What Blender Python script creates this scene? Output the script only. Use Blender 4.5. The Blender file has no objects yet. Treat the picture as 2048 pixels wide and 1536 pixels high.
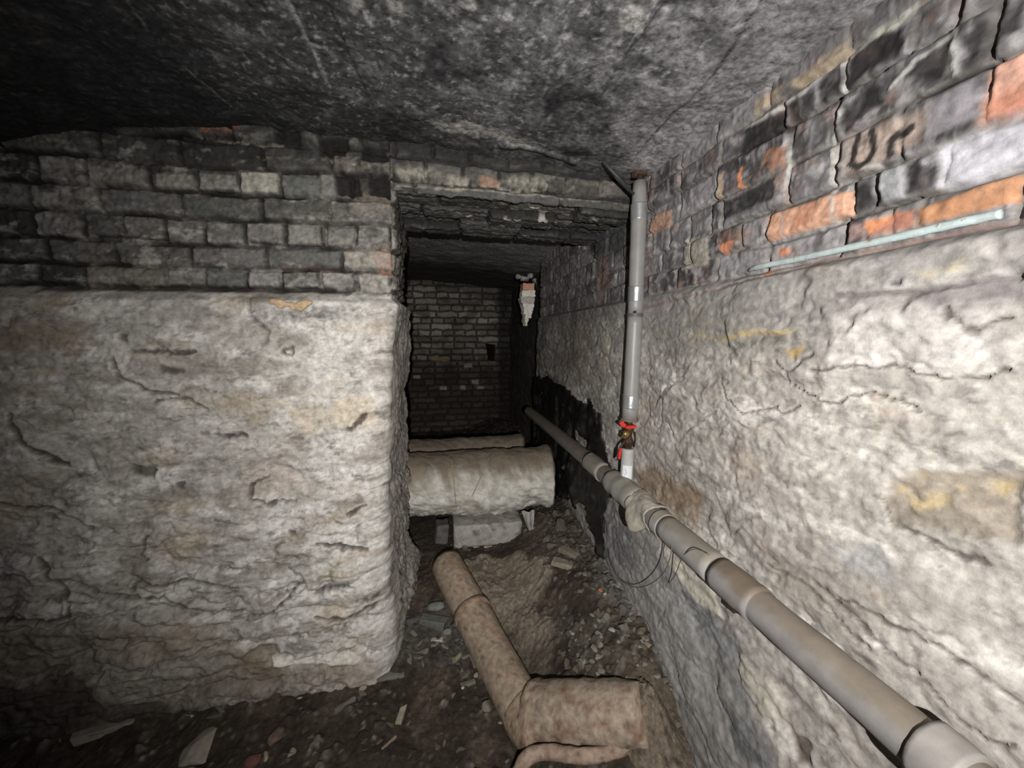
import bpy, bmesh, math, random
import numpy as np
from mathutils import Vector, Matrix

# ------------------------------------------------------------------ camera, light, exposure
F_PX = 770.0
VX, VY = 885.0, 672.0            # where the passage direction (+Y) vanishes in the 2048x1536 frame
PITCH = math.atan((768 - VY) / F_PX)
YAW = math.atan((1024 - VX) / F_PX * math.cos(PITCH))
CF = Vector((math.sin(YAW)*math.cos(PITCH), math.cos(YAW)*math.cos(PITCH), -math.sin(PITCH)))
CR = Vector((math.cos(YAW), -math.sin(YAW), 0))
CU = Vector((math.sin(YAW)*math.sin(PITCH), math.cos(YAW)*math.sin(PITCH), math.cos(PITCH)))
SC = bpy.context.scene
COL = SC.collection
cam = bpy.data.cameras.new('camera'); cam.sensor_width = 36.0; cam.sensor_fit = 'HORIZONTAL'
cam.lens = 36.0 * F_PX / 2048.0; cam.clip_start = 0.02; cam.clip_end = 50
camo = bpy.data.objects.new('camera', cam); COL.objects.link(camo)
camo.matrix_world = Matrix((( CR.x, CU.x, -CF.x, 0), (CR.y, CU.y, -CF.y, 0), (CR.z, CU.z, -CF.z, 0), (0, 0, 0, 1)))
SC.camera = camo
SC.view_settings.view_transform = 'Standard'; SC.view_settings.look = 'None'
SC.view_settings.gamma = 1.0; SC.view_settings.use_curve_mapping = False
SC.view_settings.exposure = 0.0
w = bpy.data.worlds.new('dark'); SC.world = w; w.use_nodes = True
w.node_tree.nodes['Background'].inputs[0].default_value = (0.6, 0.7, 0.9, 1)
w.node_tree.nodes['Background'].inputs[1].default_value = 0.004
# the camera flash, moved back behind the lens to flatten its falloff
lt = bpy.data.lights.new('flash', 'SPOT'); lt.energy = 124.0; lt.spot_size = math.radians(126); lt.spot_blend = 1.0
lt.shadow_soft_size = 0.006; lt.color = (1.0, 0.975, 0.94)
lo = bpy.data.objects.new('flash', lt); COL.objects.link(lo)
lo.location = CR * 0.055 - CU * 0.02 - CF * 0.30
AIM = (CF + CR * 0.10 + CU * 0.0).normalized()
lo.rotation_euler = AIM.to_track_quat('-Z', 'Y').to_euler()

# ------------------------------------------------------------------ pixel -> place helpers
def ray(x, y):
    return CF + CR * ((x - 1024) / F_PX) + CU * ((768 - y) / F_PX)
def onx(x, y, X=0.70):
    d = ray(x, y); t = X / d.x; return Vector((X, d.y*t, d.z*t))
def ony(x, y, Y=1.35):
    d = ray(x, y); t = Y / d.y; return Vector((d.x*t, Y, d.z*t))
def onz(x, y, Z):
    d = ray(x, y); t = Z / d.z; return Vector((d.x*t, d.y*t, Z))

# ------------------------------------------------------------------ noise
_rs = np.random.RandomState(7)
_perm = _rs.permutation(256); _perm = np.concatenate([_perm]*3)
_g = _rs.rand(256)*2*np.pi; _gx, _gy = np.cos(_g), np.sin(_g)
_v = _rs.rand(256)
def perlin(x, y):
    xi = np.floor(x).astype(int); yi = np.floor(y).astype(int)
    xf = x - xi; yf = y - yi; xi &= 255; yi &= 255
    u = xf*xf*xf*(xf*(xf*6-15)+10); v = yf*yf*yf*(yf*(yf*6-15)+10)
    def g(ix, iy, dx, dy):
        h = _perm[_perm[ix] + iy]; return _gx[h]*dx + _gy[h]*dy
    a = g(xi, yi, xf, yf); b = g(xi+1, yi, xf-1, yf); c = g(xi, yi+1, xf, yf-1); d = g(xi+1, yi+1, xf-1, yf-1)
    return 1.5*((a + u*(b-a)) + v*((c + u*(d-c)) - (a + u*(b-a))))
def fbm(x, y, oct=5, seed=0, gain=0.5):
    s = 0; a = 1.0; t = 0; f = 1.0
    for i in range(oct):
        s = s + a*perlin(x*f + 17.3*seed + 31.7*i, y*f - 11.1*seed + 5.9*i); t += a; a *= gain; f *= 2.03
    return s / t * 1.4
def ridge(x, y, oct=4, seed=0):
    s = 0; a = 1.0; t = 0; f = 1.0
    for i in range(oct):
        s = s + a*(1 - np.abs(perlin(x*f + 9.3*seed + 3.7*i, y*f + 7.1*seed))*2); t += a; a *= 0.5; f *= 2.1
    return s / t
def hash2(ix, iy, k=0):
    return _v[_perm[_perm[(ix + 13*k) & 255] + ((iy + 29*k) & 255)]]
def worley(x, y, k=0):
    xi = np.floor(x).astype(int); yi = np.floor(y).astype(int)
    f1 = np.full(x.shape, 9.0); f2 = np.full(x.shape, 9.0); idv = np.zeros(x.shape)
    for dx in (-1, 0, 1):
        for dy in (-1, 0, 1):
            cx, cy = xi+dx, yi+dy
            d = np.hypot(cx + hash2(cx, cy, k) - x, cy + hash2(cx, cy, k+5) - y)
            r = hash2(cx, cy, k+9)
            new = d < f1
            f2 = np.where(new, f1, np.minimum(f2, d)); idv = np.where(new, r, idv); f1 = np.where(new, d, f1)
    return f1, f2 - f1, idv
def sst(a, b, x):
    t = np.clip((x - a) / (b - a), 0, 1); return t*t*(3-2*t)
def mix(c, col, m):
    return c*(1-m[..., None]) + np.array(col)*m[..., None]
def tint(c, k):
    return c*k[..., None]

# ------------------------------------------------------------------ painting features in wall coordinates
def sd_poly(U, V, pts):
    d = np.full(U.shape, 1e9); ins = np.zeros(U.shape, bool); n = len(pts)
    for i in range(n):
        ax, ay = pts[i]; bx, by = pts[(i+1) % n]
        ex, ey = bx-ax, by-ay; wx, wy = U-ax, V-ay
        t = np.clip((wx*ex + wy*ey) / (ex*ex + ey*ey + 1e-12), 0, 1)
        d = np.minimum(d, np.hypot(wx - ex*t, wy - ey*t))
        c = ((ay > V) != (by > V)) & (U < (bx-ax)*(V-ay)/((by-ay) if by != ay else 1e-9) + ax)
        ins ^= c
    return np.where(ins, -d, d)
def sd_line(U, V, pts):
    d = np.full(U.shape, 1e9)
    for (ax, ay), (bx, by) in zip(pts[:-1], pts[1:]):
        ex, ey = bx-ax, by-ay; wx, wy = U-ax, V-ay
        t = np.clip((wx*ex + wy*ey) / (ex*ex + ey*ey + 1e-12), 0, 1)
        d = np.minimum(d, np.hypot(wx - ex*t, wy - ey*t))
    return d
class Wall:
    """a surface laid out on (u, v) metres, carrying a height and a colour per point"""
    def __init__(s, U, V, to_uv, wf=1.0):
        s.U, s.V, s.to = U, V, to_uv
        s.wu = fbm(U*9, V*9, 4, 3)*wf; s.wv = fbm(U*9, V*9, 4, 4)*wf
        s.fu = fbm(U*60, V*60, 3, 5); s.h = np.zeros(U.shape); s.c = np.zeros(U.shape + (3,)) + 0.4
    def mask(s, px, soft=0.006, warp=0.02, line=None):
        pts = [s.to(*p) for p in px]
        U = s.U + warp*s.wu + warp*0.25*s.fu; V = s.V + warp*s.wv - warp*0.25*s.fu
        d = sd_poly(U, V, pts) if line is None else sd_line(U, V, pts) - line
        if line is not None: return 1 - sst(-min(soft, line), soft*0.7, d)
        return 1 - sst(-soft, soft, d)
    def paint(s, px, col, k=1.0, soft=0.006, warp=0.02, line=None, dh=0.0, rough=0.0):
        m = s.mask(px, soft, warp, line)*k
        if rough: m = m*np.clip(1 - rough*(0.5 + s.fu + s.wu), 0, 1)
        if col is not None: s.c = mix(s.c, col, m)
        s.h = s.h + dh*m
        return m

def bricks(U, V, rows, joints, seed=0, jw=0.006, warp=0.006):
    """rows: ascending v edges; joints[r]: ascending u edges. -> (distance to joint, brick random, brick random 2)"""
    wu = fbm(U*14, V*14, 3, 20+seed)*warp; wv = fbm(U*11, V*11, 3, 22+seed)*warp
    Uw, Vw = U+wu, V+wv
    r = np.searchsorted(rows, Vw.ravel()).reshape(V.shape)
    dist = np.zeros(U.shape); rnd = np.zeros(U.shape); rnd2 = np.zeros(U.shape)
    for i in range(len(rows)+1):
        m = r == i
        if not m.any(): continue
        lo_ = rows[i-1] if i > 0 else -99; hi_ = rows[i] if i < len(rows) else 99
        dv = np.minimum(Vw[m]-lo_, hi_-Vw[m])
        J = joints[min(max(i-1, 0), len(joints)-1)]
        k = np.searchsorted(J, Uw[m])
        lo2 = J[np.clip(k-1, 0, len(J)-1)]; hi2 = J[np.clip(k, 0, len(J)-1)]
        du = np.minimum(np.abs(Uw[m]-lo2), np.abs(hi2-Uw[m]))
        dist[m] = np.minimum(dv, du)
        rnd[m] = hash2(k + 7*seed, np.full(k.shape, i*3 + seed), 1); rnd2[m] = hash2(k + 3, np.full(k.shape, i*5 + seed), 2)
    return dist, rnd, rnd2
def fill(known, lo_, hi_, pitch, rng):
    J = sorted(known)
    if not J: J = [lo_ + rng.random()*pitch]
    while J[0] > lo_: J.insert(0, J[0] - pitch*(0.94 + 0.12*rng.random()))
    while J[-1] < hi_: J.append(J[-1] + pitch*(0.94 + 0.12*rng.random()))
    return np.array(J)

# ------------------------------------------------------------------ materials
MATS = {}
def mat(name, color=None, rough=0.9, metal=0.0, bump=0.3, bscale=120.0, var=0.35, vscale=40.0, spec=0.3, speck=None, bdist=0.003, var2=None):
    if name in MATS: return MATS[name]
    m = bpy.data.materials.new(name); m.use_nodes = True; nt = m.node_tree; N = nt.nodes; L = nt.links
    b = N['Principled BSDF']; b.inputs['Roughness'].default_value = rough; b.inputs['Metallic'].default_value = metal
    b.inputs['Specular IOR Level'].default_value = spec
    tc = N.new('ShaderNodeTexCoord')
    def noise(sc, det=6, rg=0.65):
        n = N.new('ShaderNodeTexNoise'); n.inputs['Scale'].default_value = sc; n.inputs['Detail'].default_value = det
        n.inputs['Roughness'].default_value = rg; L.new(tc.outputs['Object'], n.inputs['Vector']); return n
    if color is None:
        src = N.new('ShaderNodeVertexColor'); src.layer_name = 'Col'
    else:
        src = N.new('ShaderNodeRGB'); src.outputs[0].default_value = (*color, 1)
    n1 = noise(vscale); n1.inputs['Detail'].default_value = 9
    mr = N.new('ShaderNodeMapRange'); mr.inputs[1].default_value = 0.3; mr.inputs[2].default_value = 0.7
    mr.inputs[3].default_value = 1 - var; mr.inputs[4].default_value = 1 + var; L.new(n1.outputs['Fac'], mr.inputs[0])
    mul = N.new('ShaderNodeVectorMath'); mul.operation = 'SCALE'
    L.new(src.outputs[0], mul.inputs[0]); L.new(mr.outputs[0], mul.inputs['Scale'])
    out = mul.outputs[0]
    if speck:                                         # (colour, scale, low, high)
        n3 = noise(speck[1], 5, 0.6); r3 = N.new('ShaderNodeMapRange'); r3.inputs[1].default_value = speck[2]; r3.inputs[2].default_value = speck[3]
        L.new(n3.outputs['Fac'], r3.inputs[0])
        mx = N.new('ShaderNodeMix'); mx.data_type = 'RGBA'; L.new(r3.outputs[0], mx.inputs[0]); L.new(out, mx.inputs[6])
        mx.inputs[7].default_value = (*speck[0], 1); out = mx.outputs[2]
    L.new(out, b.inputs['Base Color'])
    if bump:
        n2 = noise(bscale, 8, 0.7); bp = N.new('ShaderNodeBump'); bp.inputs['Strength'].default_value = bump
        bp.inputs['Distance'].default_value = bdist; L.new(n2.outputs['Fac'], bp.inputs['Height']); L.new(bp.outputs[0], b.inputs['Normal'])
    MATS[name] = m; return m

# ------------------------------------------------------------------ object helpers
def tag(o, label=None, cat=None, group=None, kind=None):
    if label: o['label'] = label
    if cat: o['category'] = cat
    if group: o['group'] = group
    if kind: o['kind'] = kind
    return o
def empty(name, loc, label, cat, group=None):
    o = bpy.data.objects.new(name, None); COL.objects.link(o); o.location = loc; o.empty_display_size = 0.05
    return tag(o, label, cat, group)
def link(name, me, m, parent=None, smooth=True):
    o = bpy.data.objects.new(name, me); COL.objects.link(o)
    if m: me.materials.append(m)
    if smooth: me.polygons.foreach_set('use_smooth', np.ones(len(me.polygons), bool))
    if parent:
        o.parent = parent; o.matrix_parent_inverse = Matrix.Translation(-Vector(parent.location))
    return o
def grid(name, P, C, m, parent=None, close_u=False, close_v=False, flip=False, keep=None):
    nu, nv = P.shape[:2]
    idx = np.arange(nu*nv).reshape(nu, nv)
    a = idx if close_u else idx[:-1]; b = np.roll(idx, -1, 0) if close_u else idx[1:]
    if close_v: q = np.stack([a, b, np.roll(b, -1, 1), np.roll(a, -1, 1)], -1)
    else: q = np.stack([a[:, :-1], b[:, :-1], b[:, 1:], a[:, 1:]], -1)
    if keep is not None: q = q[keep]
    q = q.reshape(-1, 4)
    if flip: q = q[:, ::-1]
    me = bpy.data.meshes.new(name)
    me.vertices.add(nu*nv); me.vertices.foreach_set('co', P.reshape(-1).astype(np.float32))
    n = len(q); me.loops.add(n*4); me.loops.foreach_set('vertex_index', q.reshape(-1).astype(np.int32))
    me.polygons.add(n); me.polygons.foreach_set('loop_start', (np.arange(n)*4).astype(np.int32))
    try: me.polygons.foreach_set('loop_total', np.full(n, 4, np.int32))
    except Exception: pass
    me.update(calc_edges=True)
    if C is not None:
        at = me.color_attributes.new('Col', 'FLOAT_COLOR', 'POINT')
        cc = np.ones((nu*nv, 4), np.float32); cc[:, :3] = np.clip(C.reshape(-1, 3), 0.002, 1.0); at.data.foreach_set('color', cc.reshape(-1))
    return link(name, me, m, parent)
def catmull(pts, n):
    P = [Vector(p) for p in pts]; P = [P[0]*2-P[1]] + P + [P[-1]*2-P[-2]]; out = []
    for i in range(1, len(P)-2):
        for k in range(n):
            t = k/n; a, b, c, d = P[i-1:i+3]
            out.append(0.5*((2*b) + (c-a)*t + (2*a-5*b+4*c-d)*t*t + (3*b-a-3*c+d)*t**3))
    out.append(P[-2]); return out
def tube(name, pts, rad, m, parent=None, seg=32, noise=0.0, nscale=30, color=None, caps=True, seed=0):
    """sweep along pts; rad a number or one per point; color(u, ang, pos)->rgb optional"""
    n = len(pts); pts = [Vector(p) for p in pts]
    rad = [rad]*n if not hasattr(rad, '__len__') else list(rad)
    T = [(pts[min(i+1, n-1)] - pts[max(i-1, 0)]).normalized() for i in range(n)]
    up = Vector((0, 0, 1)) if abs(T[0].z) < 0.9 else Vector((0, 1, 0))
    nrm = (up - T[0]*up.dot(T[0])).normalized(); rings = []
    if caps:
        pts = [pts[0]] + pts + [pts[-1]]; T = [T[0]] + T + [T[-1]]; rad = [0.0001] + rad + [0.0001]; n += 2
    ln = 0; A = np.arange(seg)*2*np.pi/seg; P = np.zeros((n, seg, 3)); C = np.zeros((n, seg, 3))
    for i in range(n):
        nrm = (nrm - T[i]*nrm.dot(T[i])).normalized(); bi = T[i].cross(nrm)
        if i: ln += (pts[i]-pts[i-1]).length
        r = rad[i] + (noise*fbm(np.cos(A)*nscale*rad[i] + ln*nscale, np.sin(A)*nscale*rad[i] + 5*seed + 0*A, 4, seed) if rad[i] > 0.001 else 0)
        r = r + 0*A
        P[i] = np.array(pts[i]) + np.cos(A)[:, None]*r[:, None]*np.array(nrm) + np.sin(A)[:, None]*r[:, None]*np.array(bi)
        if color: C[i] = color(ln + 0*A, A, P[i])
    return grid(name, P, C if color else None, m, parent, close_v=True, flip=True)
def box(name, c, s, m, parent=None, rot=(0, 0, 0), bev=0.004, noise=0.0, cuts=0, seed=0):
    bm = bmesh.new(); bmesh.ops.create_cube(bm, size=1.0)
    for v in bm.verts: v.co = Vector((v.co.x*s[0], v.co.y*s[1], v.co.z*s[2]))
    if cuts: bmesh.ops.subdivide_edges(bm, edges=bm.edges[:], cuts=cuts, use_grid_fill=True)
    elif bev: bmesh.ops.bevel(bm, geom=bm.edges[:], offset=bev, segments=2, affect='EDGES')
    if noise:
        rng = random.Random(seed)
        from mathutils import noise as mn
        for v in bm.verts:
            p = v.co*25 + Vector((seed*3.1, 0, 0)); q = v.co*9 + Vector((seed*1.7, 2, 0))
            k = Vector((abs(v.co.x)/s[0], abs(v.co.y)/s[1], abs(v.co.z)/s[2]))*2
            e = sum(1 for t in k if t > 0.98)
            v.co += noise*(mn.noise_vector(p)*0.6 + mn.noise_vector(q)) - v.co.normalized()*noise*0.8*max(0, e-1)
    me = bpy.data.meshes.new(name); 
    M = Matrix.Translation(Vector(c)) @ Matrix.Rotation(rot[2], 4, 'Z') @ Matrix.Rotation(rot[1], 4, 'Y') @ Matrix.Rotation(rot[0], 4, 'X')
    bm.transform(M); bmesh.ops.recalc_face_normals(bm, faces=bm.faces); bm.to_mesh(me); bm.free()
    return link(name, me, m, parent, smooth=bool(cuts))
def rock_mesh(s, seed, sub=3, ang=0.5):
    rng = random.Random(seed); bm = bmesh.new()
    for i in range(13):
        v = Vector((rng.gauss(0, 1), rng.gauss(0, 1), rng.gauss(0, 1))).normalized()
        v *= (0.8 + 0.25*rng.random())/(0.35 + 0.65*max(abs(v.x), abs(v.y), abs(v.z)))*0.82; bm.verts.new((v.x*s[0]/2, v.y*s[1]/2, v.z*s[2]/2))
    r = bmesh.ops.convex_hull(bm, input=bm.verts[:])
    bmesh.ops.delete(bm, geom=list({g for g in r['geom_interior'] + r['geom_unused'] if isinstance(g, bmesh.types.BMVert)}), context='VERTS')
    if max(s[0], s[1]) > 2.2*min(s[0], s[1]):          # splinters and laths: a rough split bar
        bm.clear(); bmesh.ops.create_cube(bm, size=1.0)
        for v in bm.verts: v.co = Vector((v.co.x*s[0]*rng.uniform(0.86, 1.05), v.co.y*s[1]*rng.uniform(0.6, 1.05), v.co.z*s[2]*rng.uniform(0.7, 1.0)))
    bmesh.ops.bevel(bm, geom=bm.edges[:], offset=min(s)*0.07, segments=1, affect='EDGES')
    me = bpy.data.meshes.new('rock'); bmesh.ops.recalc_face_normals(bm, faces=bm.faces); bm.to_mesh(me); bm.free(); return me

M_WALL = mat('old_masonry', rough=0.93, bump=0.4, bscale=90, var=0.34, vscale=55, bdist=0.003, spec=0.2)
M_CEIL = mat('sooty_concrete', rough=0.8, bump=0.45, bscale=110, var=0.75, vscale=75, bdist=0.003, spec=0.3)
M_FLOOR = mat('damp_soil', rough=0.8, bump=1.0, bscale=90, var=0.5, vscale=70, bdist=0.008, spec=0.35)

# ------------------------------------------------------------------ shared shapes of the place
def zceil(x, y):
    return np.where(x > -0.5, 0.617 - 0.056*(x+0.5)**2, 0.617 - 0.2*(x+0.5)**2)
def zfloor0(x, y):
    a = sst(1.15, 1.75, y)*0.5; b = sst(0.2, 0.6, x)*sst(0.68, 1.08, y)
    return -1.25 + 0.28*(1 - (1-a)*(1-b)) - 0.03*sst(-0.6, -1.4, x)
# ================================================================== wall_left: brick over rubble plaster, ends at the opening
R = random.Random(5)
def build_wall_left():
    zs = np.arange(-1.36, 0.66, 0.004)
    front = np.concatenate([np.arange(-2.3, -1.55, 0.03), np.arange(-1.55, -0.0001, 0.004) + 0.0])   # metres from the corner, negative
    front = front[front < -0.0] ; front = front + 0.0
    s_f = front; s_s = np.arange(0.004, 0.50, 0.006); s_b = np.arange(0.50, 1.1, 0.03)
    S = np.concatenate([s_f, s_s, s_b])
    Sg, Z = np.meshgrid(S, zs, indexing='ij')
    zk = [-1.40, -1.23, -0.57, -0.05, 0.125, 0.145, 0.31, 0.47, 0.7]
    xf = np.interp(Z, zk, [-0.205, -0.237, -0.245, -0.205, -0.175, -0.150, -0.146, -0.142, -0.140])
    xb = np.interp(Z, [-1.4, -1.2, -1.05, -0.95, -0.79, -0.11, 0.38, 0.7], [-0.2, -0.185, -0.195, -0.225, -0.222, -0.192, -0.155, -0.15])
    # path: front (y=1.35), side (x from xf to xb, y 1.35->1.85), back (y=1.85, going left)
    t = np.clip(Sg/0.5, 0, 1)
    X = np.where(Sg <= 0, xf + Sg, np.where(Sg < 0.5, xf + (xb-xf)*t, xb - (Sg-0.5)))
    Y = np.where(Sg <= 0, 1.35, np.where(Sg < 0.5, 1.35 + Sg, 1.85))
    ang = sst(-0.022, 0.03, Sg)*np.pi/2 + sst(0.48, 0.52, Sg)*np.pi/2
    NX = np.sin(ang); NY = -np.cos(ang)
    rc = 0.016*np.exp(-(np.minimum(np.abs(Sg), np.abs(Sg-0.5))/0.014)**2)       # rounds the corners
    to = lambda x, y: (lambda p: (p.x, p.z))(ony(x, y, 1.35))
    U = np.where(Sg <= 0, X, xf + Sg)                                           # unrolled coordinate, front = world x
    w = Wall(U, Z, to)
    up = sst(0.128, 0.142, Z + 0.006*w.wu)
    # ---- brickwork above the ledge
    rows = np.array([0.145, 0.206, 0.276, 0.352, 0.427, 0.502, 0.576])
    px = lambda L, y: [ony(x, y, 1.35).x for x in L]
    J = [fill(px([170, 330, 408, 490, 562, 640, 712], 560), -2.4, 0.9, 0.11, R),
         fill(px([95, 232, 380, 530, 682], 518), -2.4, 0.9, 0.215, R),
         fill(px([165, 250, 330, 410, 490, 570, 648, 712], 470), -2.4, 0.9, 0.11, R),
         fill(px([60, 200, 362, 522, 660], 415), -2.4, 0.9, 0.22, R),
         fill(px([175, 300, 390, 476, 557, 637, 700], 362), -2.4, 0.9, 0.115, R),
         fill(px([200, 360, 525, 660, 788], 320), -2.4, 0.9, 0.22, R),
         fill(px([300, 460, 560, 640], 280), -2.4, 0.9, 0.11, R)]
    d, r1, r2 = bricks(U, Z + 0.004*np.sin(U*7), rows, J, 1)
    face = sst(0.003, 0.010, d)
    jm = 0.35 + 0.65*sst(-0.35, 0.25, fbm(U*7, Z*9, 3, 41))                      # joints partly filled
    hb = -0.017*(1-face)*jm + 0.010*(r1-0.5) + 0.004*fbm(U*25, Z*40, 4, 8) + 0.004*fbm(U*90, Z*90, 3, 9)
    cb = np.zeros(U.shape + (3,)) + np.array([0.155, 0.148, 0.135])
    cb = tint(cb, 0.35 + 1.2*r2)
    cb = mix(cb, [0.40, 0.385, 0.345], sst(0.05, 0.5, fbm(U*18, Z*34, 6, 10, 0.6) + 0.5*(r1-0.4))*0.8); cb = mix(cb, [0.06, 0.055, 0.05], sst(0.05, 0.4, fbm(U*30+5, Z*50, 5, 13, 0.6))*0.6)
    cb = mix(cb, [0.035, 0.033, 0.032], sst(0.15, 0.6, fbm(U*10, Z*16, 5, 12))*0.7)
    cb = mix(cb, [0.018, 0.016, 0.014], (1-face)*0.95*jm)
    cb = mix(cb, [0.02, 0.02, 0.02], sst(0.46, 0.60, Z + 0.05*w.wu)*0.72)        # soot towards the vault
    cb = mix(cb, [0.26, 0.23, 0.18], sst(0.52, 0.50, np.abs(Z-0.52))*0)
    # ---- rubble and old plaster below
    f1, ed, rid = worley(U/0.30 + 0.25*w.wu, Z/0.105 + 0.35*w.wv, 2)
    f1b, edb, ridb = worley(U/0.12 + 0.3*w.wu + 5, Z/0.05 + 0.3*w.wv, 3)
    big = fbm(U*2.6, Z*3.2, 4, 30)
    low = sst(-0.15, -0.95, Z)
    stone = sst(0.0, 0.22, ed)*(0.35 + 0.65*low)
    layer = ridge(U*2.2 + 0.5*w.wu, Z*13 + 0.8*w.wv, 3, 6)
    hl = 0.030 + 0.020*big + 0.013*stone*(0.4+rid)*(0.25+0.75*low) + 0.007*layer + 0.006*fbm(U*9, Z*19, 4, 31) + 0.0018*fbm(U*45, Z*70, 4, 33) + 0.006*sst(0.1, 0.4, edb)*low
    nearc = np.exp(-(Sg/0.10)**2)*0.6; hl = 0.034*nearc + hl*(1-nearc)
    cl = np.zeros(U.shape + (3,)) + np.array([0.47, 0.445, 0.41])
    cl = mix(cl, [0.27, 0.24, 0.205], sst(-0.1, 0.4, fbm(U*5, Z*12, 6, 34, 0.6))*0.75)
    cl = mix(cl, [0.74, 0.715, 0.68], sst(0.0, 0.45, fbm(U*6+3, Z*13, 6, 35, 0.6) + 0.30*sst(-0.8, -0.3, U))*0.75)
    cl = mix(cl, [0.15, 0.135, 0.12], sst(0.25, 0.5, fbm(U*15, Z*36, 6, 36, 0.6))*0.65); cl = mix(cl, [0.25, 0.22, 0.19], sst(0.1, 0.45, fbm(U*40, Z*85, 5, 39, 0.6))*0.45)
    cl = mix(cl, [0.42, 0.33, 0.22], sst(0.2, 0.65, fbm(U*4.3+9, Z*9, 4, 37))*0.5)
    cl = mix(cl, [0.11, 0.095, 0.08], sst(0.055, 0.0, ed + 0.03*w.fu)*(0.30 + 0.45*low)*sst(-0.3, 0.2, fbm(U*6, Z*6, 2, 38)))
    cl = mix(cl, [0.62, 0.58, 0.53], sst(0.75, 0.98, layer)*0.28)
    hl = hl*sst(0.14, 0.10, Z + 0.004*w.wu)
    w.h = hb*up + (hl+0.002)*(1-up); w.c = cb*up[..., None] + cl*(1-up)[..., None]
    P = w.paint
    # bricks that stand out
    for q, c in [([(483, 343), (553, 347), (556, 386), (484, 384)], (0.52, 0.49, 0.42)), ([(175, 335), (290, 340), (292, 376), (176, 374)], (0.20, 0.18, 0.165)),
                 ([(312, 345), (386, 350), (388, 378), (312, 370)], (0.30, 0.285, 0.25)), ([(397, 345), (470, 350), (474, 380), (396, 376)], (0.32, 0.30, 0.27)),
                 ([(563, 350), (635, 355), (635, 392), (566, 390)], (0.17, 0.18, 0.16)), ([(492, 445), (565, 445), (566, 484), (494, 482)], (0.26, 0.25, 0.22)),
                 ([(572, 448), (638, 450), (638, 488), (574, 486)], (0.31, 0.30, 0.27)), ([(648, 455), (710, 457), (711, 490), (648, 488)], (0.30, 0.29, 0.26)),
                 ([(415, 445), (488, 445), (488, 482), (418, 480)], (0.13, 0.13, 0.12)), ([(385, 492), (528, 496), (526, 528), (385, 525)], (0.19, 0.18, 0.175)),
                 ([(535, 496), (680, 500), (680, 530), (536, 528)], (0.16, 0.165, 0.155)), ([(684, 500), (782, 503), (782, 534), (690, 530)], (0.42, 0.37, 0.32)),
                 ([(172, 535), (325, 538), (326, 568), (172, 566)], (0.20, 0.18, 0.15)), ([(330, 537), (406, 537), (406, 568), (332, 568)], (0.27, 0.26, 0.235)),
                 ([(410, 538), (484, 538), (484, 570), (412, 568)], (0.15, 0.155, 0.145)), ([(495, 537), (560, 537), (560, 571), (498, 571)], (0.30, 0.29, 0.28)),
                 ([(638, 543), (706, 546), (706, 580), (636, 577)], (0.34, 0.32, 0.29)), ([(716, 547), (780, 550), (780, 586), (722, 583)], (0.42, 0.40, 0.36)),
                 ([(365, 396), (520, 402), (520, 432), (370, 428)], (0.10, 0.105, 0.095)), ([(526, 402), (655, 402), (655, 435), (528, 434)], (0.09, 0.09, 0.08)),
                 ([(200, 380), (358, 392), (358, 420), (205, 418)], (0.16, 0.155, 0.15)), ([(530, 300), (660, 308), (655, 335), (528, 330)], (0.06, 0.06, 0.055))]:
        P(q, c, 0.8, 0.004, 0.008, dh=0.004, rough=0.5)
    for q in ([(660, 305), (785, 325), (786, 350), (660, 335)], [(700, 385), (790, 390), (785, 430), (700, 430)]): P(q, (0.20, 0.17, 0.14), 0.7, 0.008, 0.02, rough=0.8)
    P([(560, 410), (535, 400), (520, 330), (420, 320)], None, line=0.001)
    for q in ([(398, 380), (470, 383)], [(320, 376), (388, 384)], [(492, 392), (560, 392)], [(555, 360), (560, 385)], [(475, 350), (478, 380)], [(500, 485), (640, 492)], [(185, 470), (330, 478)],
              [(566, 450), (568, 485)], [(641, 452), (643, 488)], [(486, 446), (490, 482)], [(410, 440), (413, 478)], [(524, 398), (526, 432)]):
        P(q, (0.012, 0.011, 0.010), 0.9, 0.004, 0.006, line=0.003, dh=-0.012)
    P([(300, 262), (480, 272), (478, 280), (300, 272)], (0.008, 0.008, 0.008), 1, 0.004, 0.01, dh=-0.02)
    for q in ([(545, 255), (600, 262), (600, 290), (548, 285)], [(640, 275), (690, 280), (688, 312), (642, 308)], [(720, 290), (780, 298), (778, 320), (722, 314)], [(740, 345), (780, 350), (778, 395), (738, 390)], [(668, 345), (720, 352), (720, 395), (672, 388)]):
        P(q, (0.018, 0.016, 0.015), 0.95, 0.005, 0.01, dh=-0.018)
    for q in ([(395, 238), (470, 240), (480, 260), (400, 262)], [(508, 222), (535, 230), (530, 245), (508, 243)]): P(q, (0.34, 0.15, 0.09), 0.7, 0.006, 0.02, rough=0.6)
    P([(680, 545), (560, 545)], (0.2, 0.1, 0.07), 0.2, line=0.006)
    for q in ([(515, 312), (600, 318), (790, 328)], [(380, 268), (560, 290)], [(790, 330), (788, 380)]): P(q, (0.38, 0.35, 0.29), 0.6, 0.005, 0.012, line=0.004, rough=0.9)
    P([(690, 470), (790, 480), (790, 590), (700, 585)], (0.40, 0.37, 0.33), 0.35, 0.03, 0.05, rough=1.0)
    P([(750, 500), (790, 500), (790, 555), (752, 545)], (0.40, 0.17, 0.10), 0.45, 0.01, 0.03, rough=1.2)
    P([(0, 588), (780, 592)], (0.58, 0.54, 0.48), 0.55, 0.004, 0.006, line=0.005, rough=0.6)  # pale highlight painted along the top edge of the ledge
    P([(80, 576), (250, 576), (420, 577), (700, 583)], (0.03, 0.026, 0.022), 0.8, 0.008, 0.008, line=0.007, dh=-0.012)
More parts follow.
